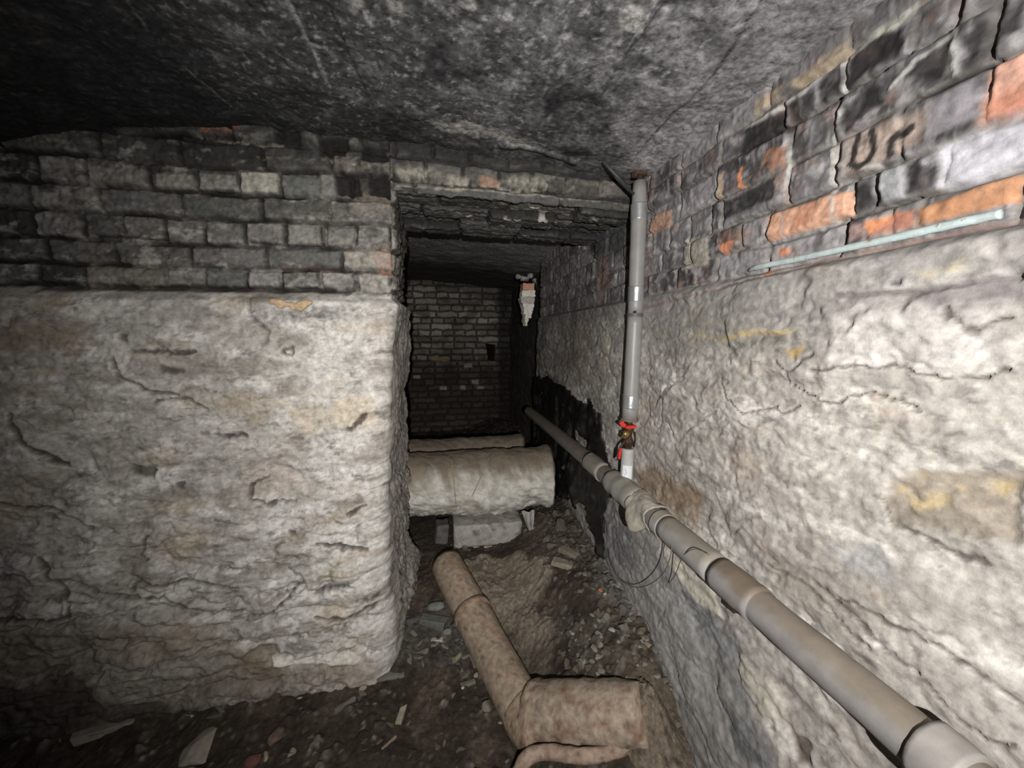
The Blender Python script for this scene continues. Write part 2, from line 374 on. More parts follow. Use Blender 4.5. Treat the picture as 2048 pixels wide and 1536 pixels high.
    P([(520, 612), (700, 600), (720, 640), (640, 650), (530, 640)], (0.12, 0.115, 0.11), 0.7, 0.02, 0.05, rough=0.9)
    P([(510, 600), (520, 640), (545, 660), (535, 690)], (0.12, 0.11, 0.10), 0.7, 0.008, 0.015, line=0.005, dh=-0.012)
    P([(0, 640), (180, 650), (190, 700), (110, 710), (0, 700)], (0.30, 0.22, 0.15), 0.75, 0.03, 0.05, rough=0.4)
    P([(0, 760), (110, 740), (140, 770), (60, 800), (0, 800)], (0.27, 0.22, 0.17), 0.7, 0.03, 0.05, rough=0.4)
    P([(570, 805), (740, 790), (760, 850), (600, 860)], (0.62, 0.50, 0.34), 0.6, 0.02, 0.04, rough=0.5)
    P([(500, 930), (560, 915), (640, 960), (600, 990), (510, 990)], (0.50, 0.43, 0.38), 0.6, 0.01, 0.03, dh=-0.004)
    P([(195, 672), (255, 668), (275, 720), (270, 745), (245, 740), (235, 700)], (0.66, 0.63, 0.58), 0.75, 0.006, 0.015, dh=0.005)
    P([(185, 690), (270, 680), (640, 600), (500, 590), (250, 610)], (0.36, 0.35, 0.335), 0.45, 0.03, 0.06, rough=0.6)
    P([(560, 700), (740, 640), (750, 790), (600, 800)], (0.74, 0.71, 0.66), 0.45, 0.05, 0.06, rough=0.6)
    # cracks and steps in the plaster, with their shade darkened into the colour
    for q, wd in [([(245, 720), (262, 752), (310, 775), (370, 785)], 0.004), ([(325, 800), (385, 790), (420, 812)], 0.003), ([(52, 830), (75, 880), (100, 905), (150, 928)], 0.007),
                  ([(280, 705), (400, 703)], 0.003), ([(0, 1000), (130, 1005), (200, 1040)], 0.004), ([(290, 1160), (310, 1145), (430, 1152), (500, 1160)], 0.004), ([(180, 1150), (300, 1175), (350, 1172), (380, 1195), (440, 1210), (560, 1205), (600, 1160)], 0.005),
                  ([(105, 1100), (130, 1130), (160, 1165), (170, 1210), (70, 1220), (0, 1225)], 0.006), ([(300, 1060), (295, 1100), (310, 1110)], 0.005), ([(640, 1080), (700, 1085), (740, 1090)], 0.006), ([(640, 1165), (700, 1160)], 0.005),
                  ([(640, 1215), (700, 1222), (755, 1195)], 0.005), ([(330, 1295), (440, 1275), (500, 1255)], 0.004), ([(450, 870), (500, 862)], 0.004), ([(700, 855), (735, 830)], 0.007), ([(735, 1000), (700, 1015)], 0.005),
                  ([(540, 950), (505, 965), (505, 985), (540, 1000), (600, 995)], 0.003), ([(570, 695), (590, 690), (592, 706), (575, 706), (568, 696)], 0.004)]:
        P(q, (0.07, 0.058, 0.048), 0.9, 0.005, 0.02, line=wd*1.1, dh=-0.016)
    for q in ([(270, 925), (330, 930), (320, 945), (280, 940)], [(365, 958), (385, 958), (382, 972), (367, 970)], [(585, 1050), (600, 1050), (600, 1060), (588, 1060)], [(455, 865), (480, 862), (470, 875)], [(255, 672), (272, 674), (268, 686), (254, 684)], [(340, 728), (385, 735), (370, 742), (345, 740)]):
        P(q, (0.09, 0.08, 0.07), 0.85, 0.005, 0.012, dh=-0.012)
    # brown dirt creeping up from the floor, pale spalled strip near the corner
    P([(0, 1235), (160, 1215), (330, 1235), (470, 1290), (560, 1300), (760, 1330), (760, 1420), (0, 1600), (-300, 1700), (-300, 1240)], (0.17, 0.135, 0.10), 0.72, 0.04, 0.06, rough=0.35)
    P([(0, 1350), (130, 1330), (330, 1390), (450, 1400), (0, 1600), (-300, 1700), (-300, 1350)], (0.035, 0.028, 0.022), 0.75, 0.04, 0.05)
    P([(460, 1270), (560, 1270), (580, 1330), (470, 1310)], (0.22, 0.16, 0.10), 0.6, 0.02, 0.03)
    P([(555, 1292), (640, 1296), (720, 1288), (745, 1262), (735, 1290), (715, 1308), (560, 1310)], (0.78, 0.75, 0.68), 0.9, 0.004, 0.008, dh=0.010)
    P([(575, 1316), (760, 1300), (775, 1350), (640, 1345)], (0.38, 0.33, 0.28), 0.7, 0.012, 0.03, dh=0.01)
    P([(200, 1240), (460, 1230), (465, 1270), (350, 1300), (210, 1290)], (0.30, 0.26, 0.21), 0.6, 0.02, 0.04, dh=0.008)
    P([(220, 1290), (460, 1290), (540, 1255), (460, 1320), (240, 1325)], (0.34, 0.32, 0.28), 0.6, 0.012, 0.03, dh=0.008)
    P([(668, 1128), (671, 1150)], (0.10, 0.16, 0.11), 0.7, 0.004, 0.004, line=0.003); P([(664, 1122), (678, 1122), (674, 1132), (667, 1132)], (0.12, 0.22, 0.16), 0.7, 0.003, 0.006)
    # side of the opening: grey brown, darker up at the brickwork
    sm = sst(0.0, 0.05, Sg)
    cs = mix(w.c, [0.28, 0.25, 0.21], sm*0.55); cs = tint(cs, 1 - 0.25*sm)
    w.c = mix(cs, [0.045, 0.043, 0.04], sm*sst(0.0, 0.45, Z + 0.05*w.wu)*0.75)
    w.h = w.h + sm*(0.010*fbm(Sg*14, Z*9, 4, 44) + 0.004*ridge(Sg*16, Z*8, 3, 45)) - rc
    Pn = np.stack([X + NX*w.h, Y + NY*w.h, Z], -1)
    o = grid('wall_left', Pn, w.c, M_WALL); tag(o, 'sooty brick above crumbling pale rubble plaster left of the opening', kind='structure'); return o
build_wall_left()

# ================================================================== lintel over the opening
def build_lintel():
    xs = np.arange(-0.146, 0.76, 0.004)
    sf = np.arange(-0.19, 0, 0.004); su = np.arange(0.004, 0.50, 0.005); sb = np.arange(0.50, 0.66, 0.01)
    S = np.concatenate([sf, su, sb]); Xg, Sg = np.meshgrid(xs, S, indexing='ij')
    zb = 0.463 - 0.020*(Xg+0.14)/0.8 + 0.004*fbm(Xg*6, Xg*0, 3, 2)
    Y = np.where(Sg <= 0, 1.35, np.where(Sg < 0.5, 1.35 + Sg, 1.85)); Z = np.where(Sg <= 0, zb - Sg, np.where(Sg < 0.5, zb, zb + (Sg-0.5)))
    ang = sst(-0.012, 0.014, Sg)*np.pi/2 + sst(0.49, 0.51, Sg)*np.pi/2
    NY = -np.cos(ang); NZ = -np.sin(ang)
    to = lambda x, y: (lambda p: (p.x, p.z - (0.463 - 0.020*(p.x+0.14)/0.8)))(ony(x, y, 1.35))
    V = -Sg                                   # height above the soffit edge on the face, negative underneath
    w = Wall(Xg, V, to)
    d, r1, r2 = bricks(Xg, V, np.array([-0.46, -0.36, -0.25, -0.13, -0.012, 0.036, 0.046, 0.105]), [fill([], -0.4, 1, p, R) for p in (0.25, 0.25, 0.25, 0.25, 0.5, 0.9, 0.12, 0.12)], 4)
    face = sst(0.003, 0.010, d)
    w.h = -0.012*(1-face) + 0.022*(r1-0.5)*sst(0.0, -0.02, V) + 0.008*(r1-0.5) + 0.006*fbm(Xg*22, V*22, 4, 50) + 0.004*fbm(Xg*70, V*70, 3, 51)
    c = np.zeros(Xg.shape + (3,)) + np.array([0.085, 0.082, 0.075]); c = tint(c, 0.6 + 0.8*r2)
    c = mix(c, [0.26, 0.25, 0.22], sst(0.1, 0.7, fbm(Xg*14, V*30, 5, 52))*0.6)
    c = mix(c, [0.02, 0.02, 0.02], (1-face)*0.8)
    c = mix(c, [0.028, 0.027, 0.026], sst(0.10, 0.125, V + 0.02*w.wu)*0.8)
    w.c = c; P = w.paint
    P([(790, 337), (1210, 360), (1225, 392), (800, 372)], (0.26, 0.24, 0.20), 0.55, 0.01, 0.03, rough=0.8)
    for q in ([(895, 338), (945, 350), (935, 370), (890, 365)], [(970, 355), (1070, 352), (1080, 385), (960, 372)], [(790, 335), (855, 345), (850, 362), (790, 350)], [(1085, 362), (1110, 360), (1112, 385), (1085, 385)]):
        P(q, (0.40, 0.37, 0.31), 0.7, 0.008, 0.025, rough=0.7)
    P([(965, 352), (1000, 355), (995, 372), (960, 368)], (0.36, 0.2, 0.13), 0.6, 0.008, 0.02)
    for q in ([(1150, 365), (1200, 370), (1200, 395), (1150, 392)], [(1095, 362), (1130, 358), (1130, 385), (1100, 388)]): P(q, (0.06, 0.055, 0.05), 0.8, 0.005, 0.012, dh=-0.008)
    P([(795, 372), (1000, 386), (1235, 404)], (0.46, 0.44, 0.36), 0.75, 0.003, 0.006, line=0.003, rough=0.6)
    P([(800, 385), (1250, 410)], (0.10, 0.10, 0.095), 0.5, 0.004, 0.006, line=0.01)
    for q in ([(-0.1, -0.04)],): pass
    rn = np.random.RandomState(3)
    for i in range(16):                                    # pale flakes clinging under the soffit
        cx, cv = rn.uniform(0.1, 0.62), rn.uniform(-0.42, -0.02); a, b = rn.uniform(0.012, 0.03), rn.uniform(0.003, 0.008)
        m = 1 - sst(0.7, 1.2, np.hypot((Xg-cx + 0.01*w.wu)/a, (V-cv + 0.01*w.wv)/b)); w.c = mix(w.c, [0.55, 0.53, 0.47], m*0.85); w.h += 0.004*m
    for i in range(4):
        cv = -0.05 - 0.12*i; m = 1 - sst(0.003, 0.009, np.abs(V - cv + 0.006*w.wu)); w.c = mix(w.c, [0.012, 0.012, 0.012], m*0.9); w.h -= 0.012*m
    Pn = np.stack([Xg, Y + NY*w.h, Z + NZ*w.h], -1)
    o = grid('trim_1', Pn, w.c, M_WALL, flip=True); tag(o, 'sooty brick lintel across the top of the opening', kind='structure')
build_lintel()

# ================================================================== wall_right: long wall on the right, running into the passage
def build_wall_right():
    ys = [-0.7]
    while ys[-1] < 0.2: ys.append(ys[-1] + 0.03)
    while ys[-1] < 4.56: ys.append(ys[-1] + max(0.0035, 0.0035*(ys[-1]/1.0)**1.3))
    ys = np.array(ys); zs = np.concatenate([np.arange(-1.36, -0.3, 0.0045), np.arange(-0.3, 0.62, 0.0035)])
    Yg, Z = np.meshgrid(ys, zs, indexing='ij')
    to = lambda x, y: (lambda p: (p.y, p.z))(onx(x, y, 0.70))
    w = Wall(Yg, Z, to, 0.9); U = Yg
    up = sst(0.132, 0.146, Z + 0.006*w.wu)
    rows = np.array([0.138, 0.205, 0.266, 0.346, 0.424, 0.487])
    j = lambda L: [to(*p)[0] for p in L]
    J = [fill(j([(2041, 380), (1838, 435), (1780, 450), (1686, 480)]), -1, 4.8, 0.17, R), fill(j([(1704, 405), (1752, 395), (1536, 457), (1480, 470), (1890, 320)]), -1, 4.8, 0.17, R),
         fill(j([(1577, 359), (1445, 420), (1428, 390)]), -1, 4.8, 0.10, R), fill(j([(1967, 195), (1675, 240), (1577, 300), (1435, 345)]), -1, 4.8, 0.17, R),
         fill(j([(1820, 110), (1682, 160), (1560, 230), (1912, 75)]), -1, 4.8, 0.17, R), fill([], -1, 4.8, 0.16, R)]
    d, r1, r2 = bricks(U, Z, rows, J, 2, warp=0.004)
    face = sst(0.002, 0.008, d); jm = 0.25 + 0.75*sst(-0.3, 0.3, fbm(U*5, Z*9, 3, 60))
    far = sst(1.2, 2.2, Yg)
    hb = -0.012*(1-face)*jm + 0.010*(r1-0.5) + 0.004*fbm(U*20, Z*35, 4, 61) + 0.0015*fbm(U*80, Z*80, 3, 62)
    cb = np.zeros(U.shape + (3,)) + np.array([0.21, 0.20, 0.205]); cb = tint(cb, 0.55 + 0.75*r2)
    cb = mix(cb, [0.045, 0.040, 0.042], sst(0.60, 0.72, r1)*(1-far)*0.85*sst(-0.6, 0.0, fbm(U*20, Z*20, 4, 63)))
    cb = mix(cb, [0.44, 0.42, 0.43], sst(0.0, 0.45, fbm(U*14, Z*22, 6, 64, 0.6))*0.6)
    cb = mix(cb, [0.04, 0.037, 0.037], sst(0.15, 0.4, fbm(U*30, Z*12, 6, 65, 0.6))*0.6*(1-0.5*far)); cb = mix(cb, [0.30, 0.20, 0.16], sst(0.2, 0.5, fbm(U*11+2, Z*16, 5, 69, 0.6))*0.45)
    cb = mix(cb, [0.46, 0.45, 0.45], sst(0.2, 0.5, fbm(U*45, Z*7, 4, 66))*0.4)      # lime drips
    cb = mix(cb, [0.22, 0.205, 0.18], (1-face)*0.6); cb = mix(cb, [0.04, 0.035, 0.03], sst(0.003, 0.0, d)*0.6*jm)
    cb = mix(cb, [0.30, 0.155, 0.10], sst(0.35, 0.7, fbm(U*9+4, Z*9, 4, 67))*0.35)
    big = fbm(U*2.2, Z*2.6, 4, 70)
    f1, ed, rid = worley(U/0.24 + 0.3*w.wu, Z/0.11 + 0.35*w.wv, 4)
    lay = ridge(U*1.8 + 0.5*w.wu, Z*11 + 0.8*w.wv, 3, 7)
    hl = 0.012 + 0.016*big + 0.004*sst(0, 0.2, ed)*(0.3+rid) + 0.006*lay + 0.005*fbm(U*5, Z*17, 4, 71) + 0.0012*fbm(U*35, Z*60, 4, 72)
    cl = np.zeros(U.shape + (3,)) + np.array([0.41, 0.385, 0.355])
    cl = mix(cl, [0.27, 0.245, 0.22], sst(-0.1, 0.4, fbm(U*3, Z*11, 6, 73, 0.6))*0.7)
    cl = mix(cl, [0.62, 0.595, 0.555], sst(0.05, 0.45, fbm(U*4+3, Z*13, 6, 74, 0.6))*0.7)
    cl = mix(cl, [0.14, 0.125, 0.115], sst(0.25, 0.5, fbm(U*20, Z*34, 6, 75, 0.6))*0.6); cl = mix(cl, [0.26, 0.235, 0.21], sst(0.1, 0.45, fbm(U*50, Z*80, 5, 78, 0.6))*0.45)
    cl = mix(cl, [0.45, 0.36, 0.27], sst(0.25, 0.65, fbm(U*5+9, Z*8, 4, 76))*0.4)
    cl = mix(cl, [0.12, 0.105, 0.09], sst(0.045, 0.0, ed + 0.03*w.fu)*0.35*sst(-0.2, 0.3, fbm(U*6, Z*6, 2, 77)))
    cl = mix(cl, [0.22, 0.21, 0.205], sst(-0.14, 0.10, Z + 0.06*w.wu)*0.6)          # greyer just under the brickwork
    hl = hl*sst(0.14, 0.12, Z)
    w.h = hb*up + (hl+0.004)*(1-up); w.c = cb*up[..., None] + cl*(1-up)[..., None]
    # foot: grey cement slope under the pipe
    foot = sst(-0.60, -0.68, Z + 0.03*w.wu + 0.05*(Yg-0.9))*(1-far)
    w.h += 0.03*sst(-0.62, -1.05, Z)*(1-far)
    P = w.paint
    ORG = (0.5, 0.24, 0.15)
    P([(1990, 130), (2100, 80), (2100, 200), (1963, 242), (1968, 190)], (0.64, 0.36, 0.27), 0.95, 0.004, 0.006, dh=0.008)
    P([(1975, 205), (2100, 160), (2100, 215), (1963, 245)], (0.48, 0.19, 0.12), 0.7, 0.012, 0.01)
    P([(1838, 420), (1870, 405), (1935, 378), (2043, 345), (2045, 400), (1940, 425), (1838, 452)], (0.44, 0.22, 0.115), 0.95, 0.003, 0.005, dh=0.006, rough=0.15)
    P([(1728, 446), (1805, 427), (1775, 450), (1738, 473), (1728, 455)], (0.58, 0.25, 0.12), 0.95, 0.003, 0.005)
    P([(1780, 430), (1830, 420), (1828, 452), (1740, 475)], (0.40, 0.17, 0.11), 0.8, 0.004, 0.006)
    P([(1690, 455), (1725, 448), (1735, 475), (1690, 485)], (0.33, 0.22, 0.20), 0.7, 0.004, 0.008)
    P([(1534, 433), (1600, 410), (1660, 392), (1703, 381), (1700, 430), (1640, 452), (1537, 482)], (0.57, 0.33, 0.225), 0.95, 0.003, 0.004, dh=0.006)
    P([(1600, 410), (1640, 398), (1630, 440), (1590, 452)], (0.40, 0.16, 0.09), 0.6, 0.008, 0.01, rough=0.6)
    P([(1570, 425), (1568, 470)], (0.55, 0.48, 0.44), 0.7, 0.003, 0.003, line=0.003); P([(1672, 330), (1672, 395), (1668, 440)], (0.62, 0.55, 0.50), 0.7, 0.004, 0.006, line=0.005)
    P([(1530, 310), (1568, 285), (1570, 335), (1545, 345), (1530, 330)], (0.50, 0.25, 0.15), 0.8, 0.006, 0.02, rough=0.4)
    P([(1482, 335), (1489, 332), (1487, 376), (1478, 376)], (0.66, 0.28, 0.14), 0.95, 0.0015, 0.003)
    P([(1432, 360), (1452, 345), (1445, 395), (1430, 400)], (0.50, 0.38, 0.28), 0.9, 0.003, 0.006)
    P([(1455, 350), (1475, 340), (1475, 375), (1452, 388)], (0.16, 0.14, 0.15), 0.8, 0.003, 0.006)
    P([(1440, 490), (1470, 480), (1460, 500), (1448, 510)], (0.60, 0.24, 0.13), 0.9, 0.003, 0.012)
    P([(1555, 497), (1580, 492), (1578, 505), (1558, 510)], (0.60, 0.24, 0.13), 0.9, 0.003, 0.006); P([(1530, 546), (1552, 540), (1550, 550), (1530, 552)], (0.62, 0.24, 0.11), 0.9, 0.002, 0.006)
    P([(1368, 480), (1420, 470), (1420, 530), (1368, 538)], (0.36, 0.33, 0.28), 0.8, 0.004, 0.008, dh=0.006)
    P([(1296, 445), (1318, 425), (1342, 420), (1342, 452), (1300, 470)], (0.50, 0.30, 0.22), 0.85, 0.005, 0.008, dh=0.004)
    K = (0.018, 0.016, 0.017)
    for q in ([(1484, 262), (1570, 212), (1568, 265), (1500, 310), (1475, 316)], [(1575, 205), (1592, 200), (1594, 245), (1578, 262)], [(1596, 190), (1626, 178), (1618, 220), (1595, 240)],
              [(1630, 160), (1672, 135), (1676, 190), (1640, 205), (1630, 195)], [(1690, 115), (1730, 82), (1800, 50), (1808, 80), (1790, 110), (1720, 150), (1686, 185)],
              [(1676, 240), (1720, 190), (1760, 175), (1770, 205), (1690, 265), (1676, 265)], [(1820, 130), (1850, 100), (1898, 75), (1890, 150), (1850, 165), (1820, 150)], [(1915, 85), (1945, 65), (1975, 45), (1976, 105), (1940, 125), (1925, 95)],
              [(1447, 405), (1520, 372), (1545, 358), (1545, 400), (1500, 420), (1447, 440)], [(1705, 372), (1738, 360), (1742, 415), (1708, 425)], [(1814, 330), (1840, 325), (1840, 380), (1815, 385)], [(1985, 10), (2040, 0), (2046, 60), (2000, 80)]):
        P(q, K, 0.95, 0.005, 0.010, dh=-0.003, rough=0.2)
    P([(1848, 195), (1920, 160), (1990, 125)], (0.012, 0.014, 0.014), 0.95, 0.002, 0.003, line=0.0035, dh=-0.012)
    P([(1585, 328), (1620, 312), (1665, 290)], K, 0.9, 0.002, 0.003, line=0.003, dh=-0.01)
    P([(1692, 185), (1760, 145), (1800, 115)], (0.03, 0.027, 0.026), 0.9, 0.002, 0.004, line=0.004, dh=-0.01)
    P([(1752, 418), (1830, 398)], K, 0.9, 0.001, 0.002, line=0.002, dh=-0.01)
    for q in ([(1646, 459), (1760, 421), (1819, 399), (1939, 371), (2060, 326)], [(1500, 500), (1646, 462)]): P(q, (0.07, 0.06, 0.05), 0.8, 0.002, 0.003, line=0.0022, dh=-0.008)
    for q in ([(1675, 240), (1677, 190), (1686, 135)], [(1760, 330), (1668, 330), (1662, 280), (1675, 230)], [(1575, 395), (1577, 340), (1578, 290)], [(1905, 70), (1912, 110), (1917, 150)], [(1680, 130), (1740, 75), (1830, 10)], [(1487, 258), (1530, 232), (1600, 185), (1660, 130)], [(1790, 175), (1830, 120), (1890, 85)]):
        P(q, (0.55, 0.54, 0.50), 0.8, 0.003, 0.008, line=0.004, dh=0.004, rough=0.4)
    P([(1740, 75), (1830, 20), (1800, 45), (1735, 82)], (0.66, 0.65, 0.52), 0.8, 0.004, 0.006)
    for q in ([(1580, 165), (1650, 110), (1690, 88), (1690, 120), (1590, 180)], [(1510, 200), (1570, 165), (1560, 190), (1510, 230)]): P(q, (0.42, 0.33, 0.23), 0.75, 0.006, 0.012)
    P([(1700, 35), (1735, 15), (1740, 22), (1705, 45)], (0.40, 0.2, 0.13), 0.7, 0.004, 0.01)
    P([(1745, 155), (1850, 60), (1900, 30), (2060, -40), (2060, 20), (1900, 70)], (0.30, 0.28, 0.29), 0.45, 0.02, 0.03, rough=0.6)
    P([(1885, 300), (1950, 265), (2060, 240), (2060, 318), (1960, 352), (1880, 370)], (0.50, 0.49, 0.53), 0.85, 0.008, 0.012, dh=0.003)
    P([(1755, 345), (1812, 325), (1812, 395), (1760, 412)], (0.38, 0.39, 0.40), 0.75, 0.004, 0.008, dh=0.006)
    P([(1853, 205), (1960, 150), (1955, 235), (1855, 280)], (0.30, 0.28, 0.30), 0.75, 0.006, 0.01)
    P([(1840, 190), (1850, 210), (1848, 285)], (0.03, 0.022, 0.022), 0.85, 0.003, 0.004, line=0.004)
    # sooty ring and hook left on the paler bricks
    P([(1670, 285), (1770, 250), (1860, 220), (1845, 290), (1700, 340), (1670, 330)], (0.42, 0.33, 0.28), 0.8, 0.01, 0.015)
    P([(1660, 300), (1700, 285), (1700, 370), (1650, 372)], (0.36, 0.345, 0.33), 0.7, 0.01, 0.012)
    P([(1747, 262), (1751, 300), (1738, 322), (1722, 332), (1711, 328), (1713, 300), (1720, 270)], (0.02, 0.018, 0.017), 0.95, 0.002, 0.005, line=0.0055)
    P([(1715, 275), (1735, 268), (1737, 292), (1716, 298)], (0.06, 0.055, 0.05), 0.7, 0.003, 0.006, rough=0.6); P([(1700, 334), (1712, 315)], (0.02, 0.02, 0.02), 0.9, 0.002, 0.003, line=0.002)
    P([(1785, 308), (1783, 285), (1797, 272), (1815, 268), (1828, 255)], (0.02, 0.018, 0.018), 0.95, 0.002, 0.005, line=0.006)
    # ledge under the brickwork
    P([(1280, 620), (1400, 590), (1640, 528), (1830, 482), (2060, 442)], (0.25, 0.14, 0.12), 0.6, 0.003, 0.004, line=0.003, dh=-0.006)
    P([(1450, 575), (1640, 531), (1830, 486), (2060, 446)], (0.07, 0.055, 0.05), 0.8, 0.002, 0.003, line=0.002, dh=-0.01)
    # masonry below
    P([(1330, 640), (1420, 610), (1620, 640), (1640, 700), (1500, 720), (1320, 690)], (0.24, 0.225, 0.19), 0.65, 0.02, 0.04, rough=0.7)
    P([(1400, 672), (1480, 664), (1600, 655), (1612, 668), (1420, 676)], (0.50, 0.36, 0.14), 0.75, 0.005, 0.02, rough=0.5)
    P([(1600, 700), (1635, 692), (1630, 712), (1605, 718)], (0.48, 0.34, 0.13), 0.7, 0.005, 0.01)
    P([(1440, 676), (1600, 670), (1600, 690), (1440, 690)], (0.13, 0.12, 0.11), 0.65, 0.006, 0.02, rough=0.8)
    P([(1850, 545), (1960, 530), (1950, 550), (1860, 560)], (0.45, 0.39, 0.26), 0.6, 0.006, 0.02, rough=0.7)
    P([(1810, 566), (1832, 562), (1830, 572), (1812, 573)], (0.06, 0.07, 0.08), 0.9, 0.003, 0.004, dh=-0.006)
    P([(1700, 590), (1855, 588), (2060, 560)], (0.11, 0.09, 0.09), 0.75, 0.004, 0.008, line=0.004, dh=-0.010)
    P([(1860, 590), (2060, 568), (2060, 610), (1900, 620), (1860, 605)], (0.16, 0.14, 0.145), 0.7, 0.008, 0.015, dh=-0.004)
    P([(1680, 640), (1750, 615), (1890, 620), (2000, 690), (2060, 690), (2060, 750), (1880, 735), (1680, 735)], (0.54, 0.515, 0.49), 0.6, 0.015, 0.03, dh=0.008, rough=0.3)
    P([(1990, 665), (2060, 650), (2060, 730), (2010, 725)], (0.33, 0.31, 0.29), 0.7, 0.01, 0.02)
    for q, wd in [([(1650, 735), (1700, 730), (1780, 735), (1810, 728), (1870, 745), (1990, 755), (2040, 750)], 0.003), ([(1590, 745), (1630, 722), (1655, 705)], 0.003), ([(1570, 728), (1588, 740), (1590, 765)], 0.003),
                  ([(1455, 760), (1475, 800), (1510, 822), (1560, 815), (1575, 825), (1610, 805)], 0.0022), ([(1915, 620), (1970, 660), (2048, 640)], 0.003),
                  ([(1650, 1170), (1740, 1240), (1830, 1320), (1900, 1385), (1990, 1470), (2060, 1500)], 0.004), ([(1780, 1010), (1790, 1050), (1850, 1070), (2000, 1130)], 0.003), ([(1550, 1120), (1640, 1180), (1760, 1290)], 0.003),
                  ([(1690, 1190), (1880, 1290), (2060, 1400)], 0.003), ([(1300, 760), (1340, 800), (1330, 860)], 0.003), ([(1600, 770), (1680, 800), (1760, 790), (1860, 830)], 0.002)]:
        P(q, (0.07, 0.058, 0.05), 0.85, 0.003, 0.018, line=wd*0.8, dh=-0.006)
    P([(1790, 965), (1850, 945), (2060, 940), (2060, 1085), (1960, 1075), (1880, 1055), (1800, 1050), (1785, 1010)], (0.24, 0.20, 0.155), 0.85, 0.006, 0.012, dh=-0.008, rough=0.2)
    for q in ([(1840, 950), (1875, 952), (1870, 965), (1845, 962)], [(1800, 985), (1860, 985), (1920, 1005), (1900, 1030), (1840, 1020), (1800, 1000)], [(1930, 985), (2030, 990), (2030, 1005), (1950, 1000)], [(1990, 955), (2050, 960), (2050, 990), (2000, 985)]):
        P(q, (0.48, 0.37, 0.18), 0.65, 0.006, 0.03, rough=1.0)
    P([(1790, 1010), (1880, 1025), (1960, 1040), (1960, 1070), (1800, 1050)], (0.20, 0.18, 0.15), 0.6, 0.01, 0.02, rough=0.4)
    P([(1282, 945), (1330, 935), (1370, 965), (1420, 985), (1410, 1060), (1340, 1030), (1290, 985)], (0.22, 0.145, 0.08), 0.72, 0.015, 0.03, rough=0.3)
    P([(1700, 1090), (1800, 1100), (1850, 1180), (1760, 1170)], (0.40, 0.42, 0.44), 0.4, 0.02, 0.05, rough=0.5)
    P([(1560, 1090), (1640, 1150), (1700, 1250), (1640, 1220), (1560, 1150)], (0.22, 0.20, 0.16), 0.5, 0.02, 0.04, rough=0.4)
    # cement slope and the stones that show through it
    P([(1225, 985), (1300, 1060), (1480, 1270), (1530, 1400), (1640, 1600), (1400, 1600), (1370, 1400), (1320, 1240), (1225, 1110)], (0.27, 0.265, 0.255), 0.85, 0.015, 0.03, dh=0.004)
    for q in ([(1420, 1150), (1450, 1200), (1540, 1330), (1560, 1420), (1500, 1380), (1400, 1230), (1380, 1160)], [(1250, 1000), (1290, 1080), (1300, 1130), (1260, 1120)], [(1480, 1400), (1540, 1420), (1600, 1536), (1520, 1500)]):
        P(q, (0.105, 0.115, 0.125), 0.7, 0.012, 0.03, rough=0.7)
    for q in ([(1345, 1080), (1380, 1100), (1440, 1170), (1460, 1230), (1420, 1210), (1380, 1160), (1345, 1110)], [(1500, 1300), (1545, 1340), (1600, 1400), (1600, 1440), (1560, 1430), (1510, 1360)]):
        P(q, (0.50, 0.47, 0.40), 0.85, 0.006, 0.012, dh=0.008)
    for q in ([(1310, 1130), (1400, 1230), (1420, 1300)], [(1440, 1250), (1500, 1330), (1540, 1400)], [(1290, 1200), (1330, 1250), (1400, 1400)]): P(q, (0.44, 0.46, 0.47), 0.5, 0.012, 0.03, line=0.010, rough=0.7)
    P([(1610, 1465), (1640, 1470), (1655, 1530), (1630, 1525)], (0.10, 0.07, 0.05), 0.8, 0.005, 0.01, dh=-0.008)
    # inside the passage
    P([(1190, 455), (1255, 430), (1255, 515), (1190, 520)], (0.075, 0.078, 0.082), 0.9, 0.02, 0.03)
    P([(1170, 470), (1190, 465), (1190, 515), (1172, 500)], (0.03, 0.028, 0.026), 0.9, 0.02, 0.03, dh=-0.02)
    P([(1130, 640), (1180, 620), (1190, 760), (1130, 760)], (0.20, 0.155, 0.12), 0.7, 0.05, 0.10, rough=0.5)
    P([(1195, 520), (1220, 515), (1215, 610), (1192, 612)], (0.24, 0.13, 0.09), 0.6, 0.02, 0.04, rough=0.5)
    P([(1075, 640), (1130, 600), (1255, 590), (1255, 640), (1100, 650)], (0.09, 0.085, 0.08), 0.5, 0.03, 0.06, rough=0.5)
    P([(1220, 655), (1232, 650), (1230, 700), (1215, 680)], (0.60, 0.56, 0.42), 0.8, 0.02, 0.03)
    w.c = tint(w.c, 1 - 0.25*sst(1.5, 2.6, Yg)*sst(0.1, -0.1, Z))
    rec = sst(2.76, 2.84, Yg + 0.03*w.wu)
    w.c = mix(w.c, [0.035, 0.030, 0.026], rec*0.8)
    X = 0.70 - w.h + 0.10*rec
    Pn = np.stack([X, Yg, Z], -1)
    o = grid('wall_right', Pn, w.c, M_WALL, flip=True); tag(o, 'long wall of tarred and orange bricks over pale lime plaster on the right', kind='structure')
build_wall_right()

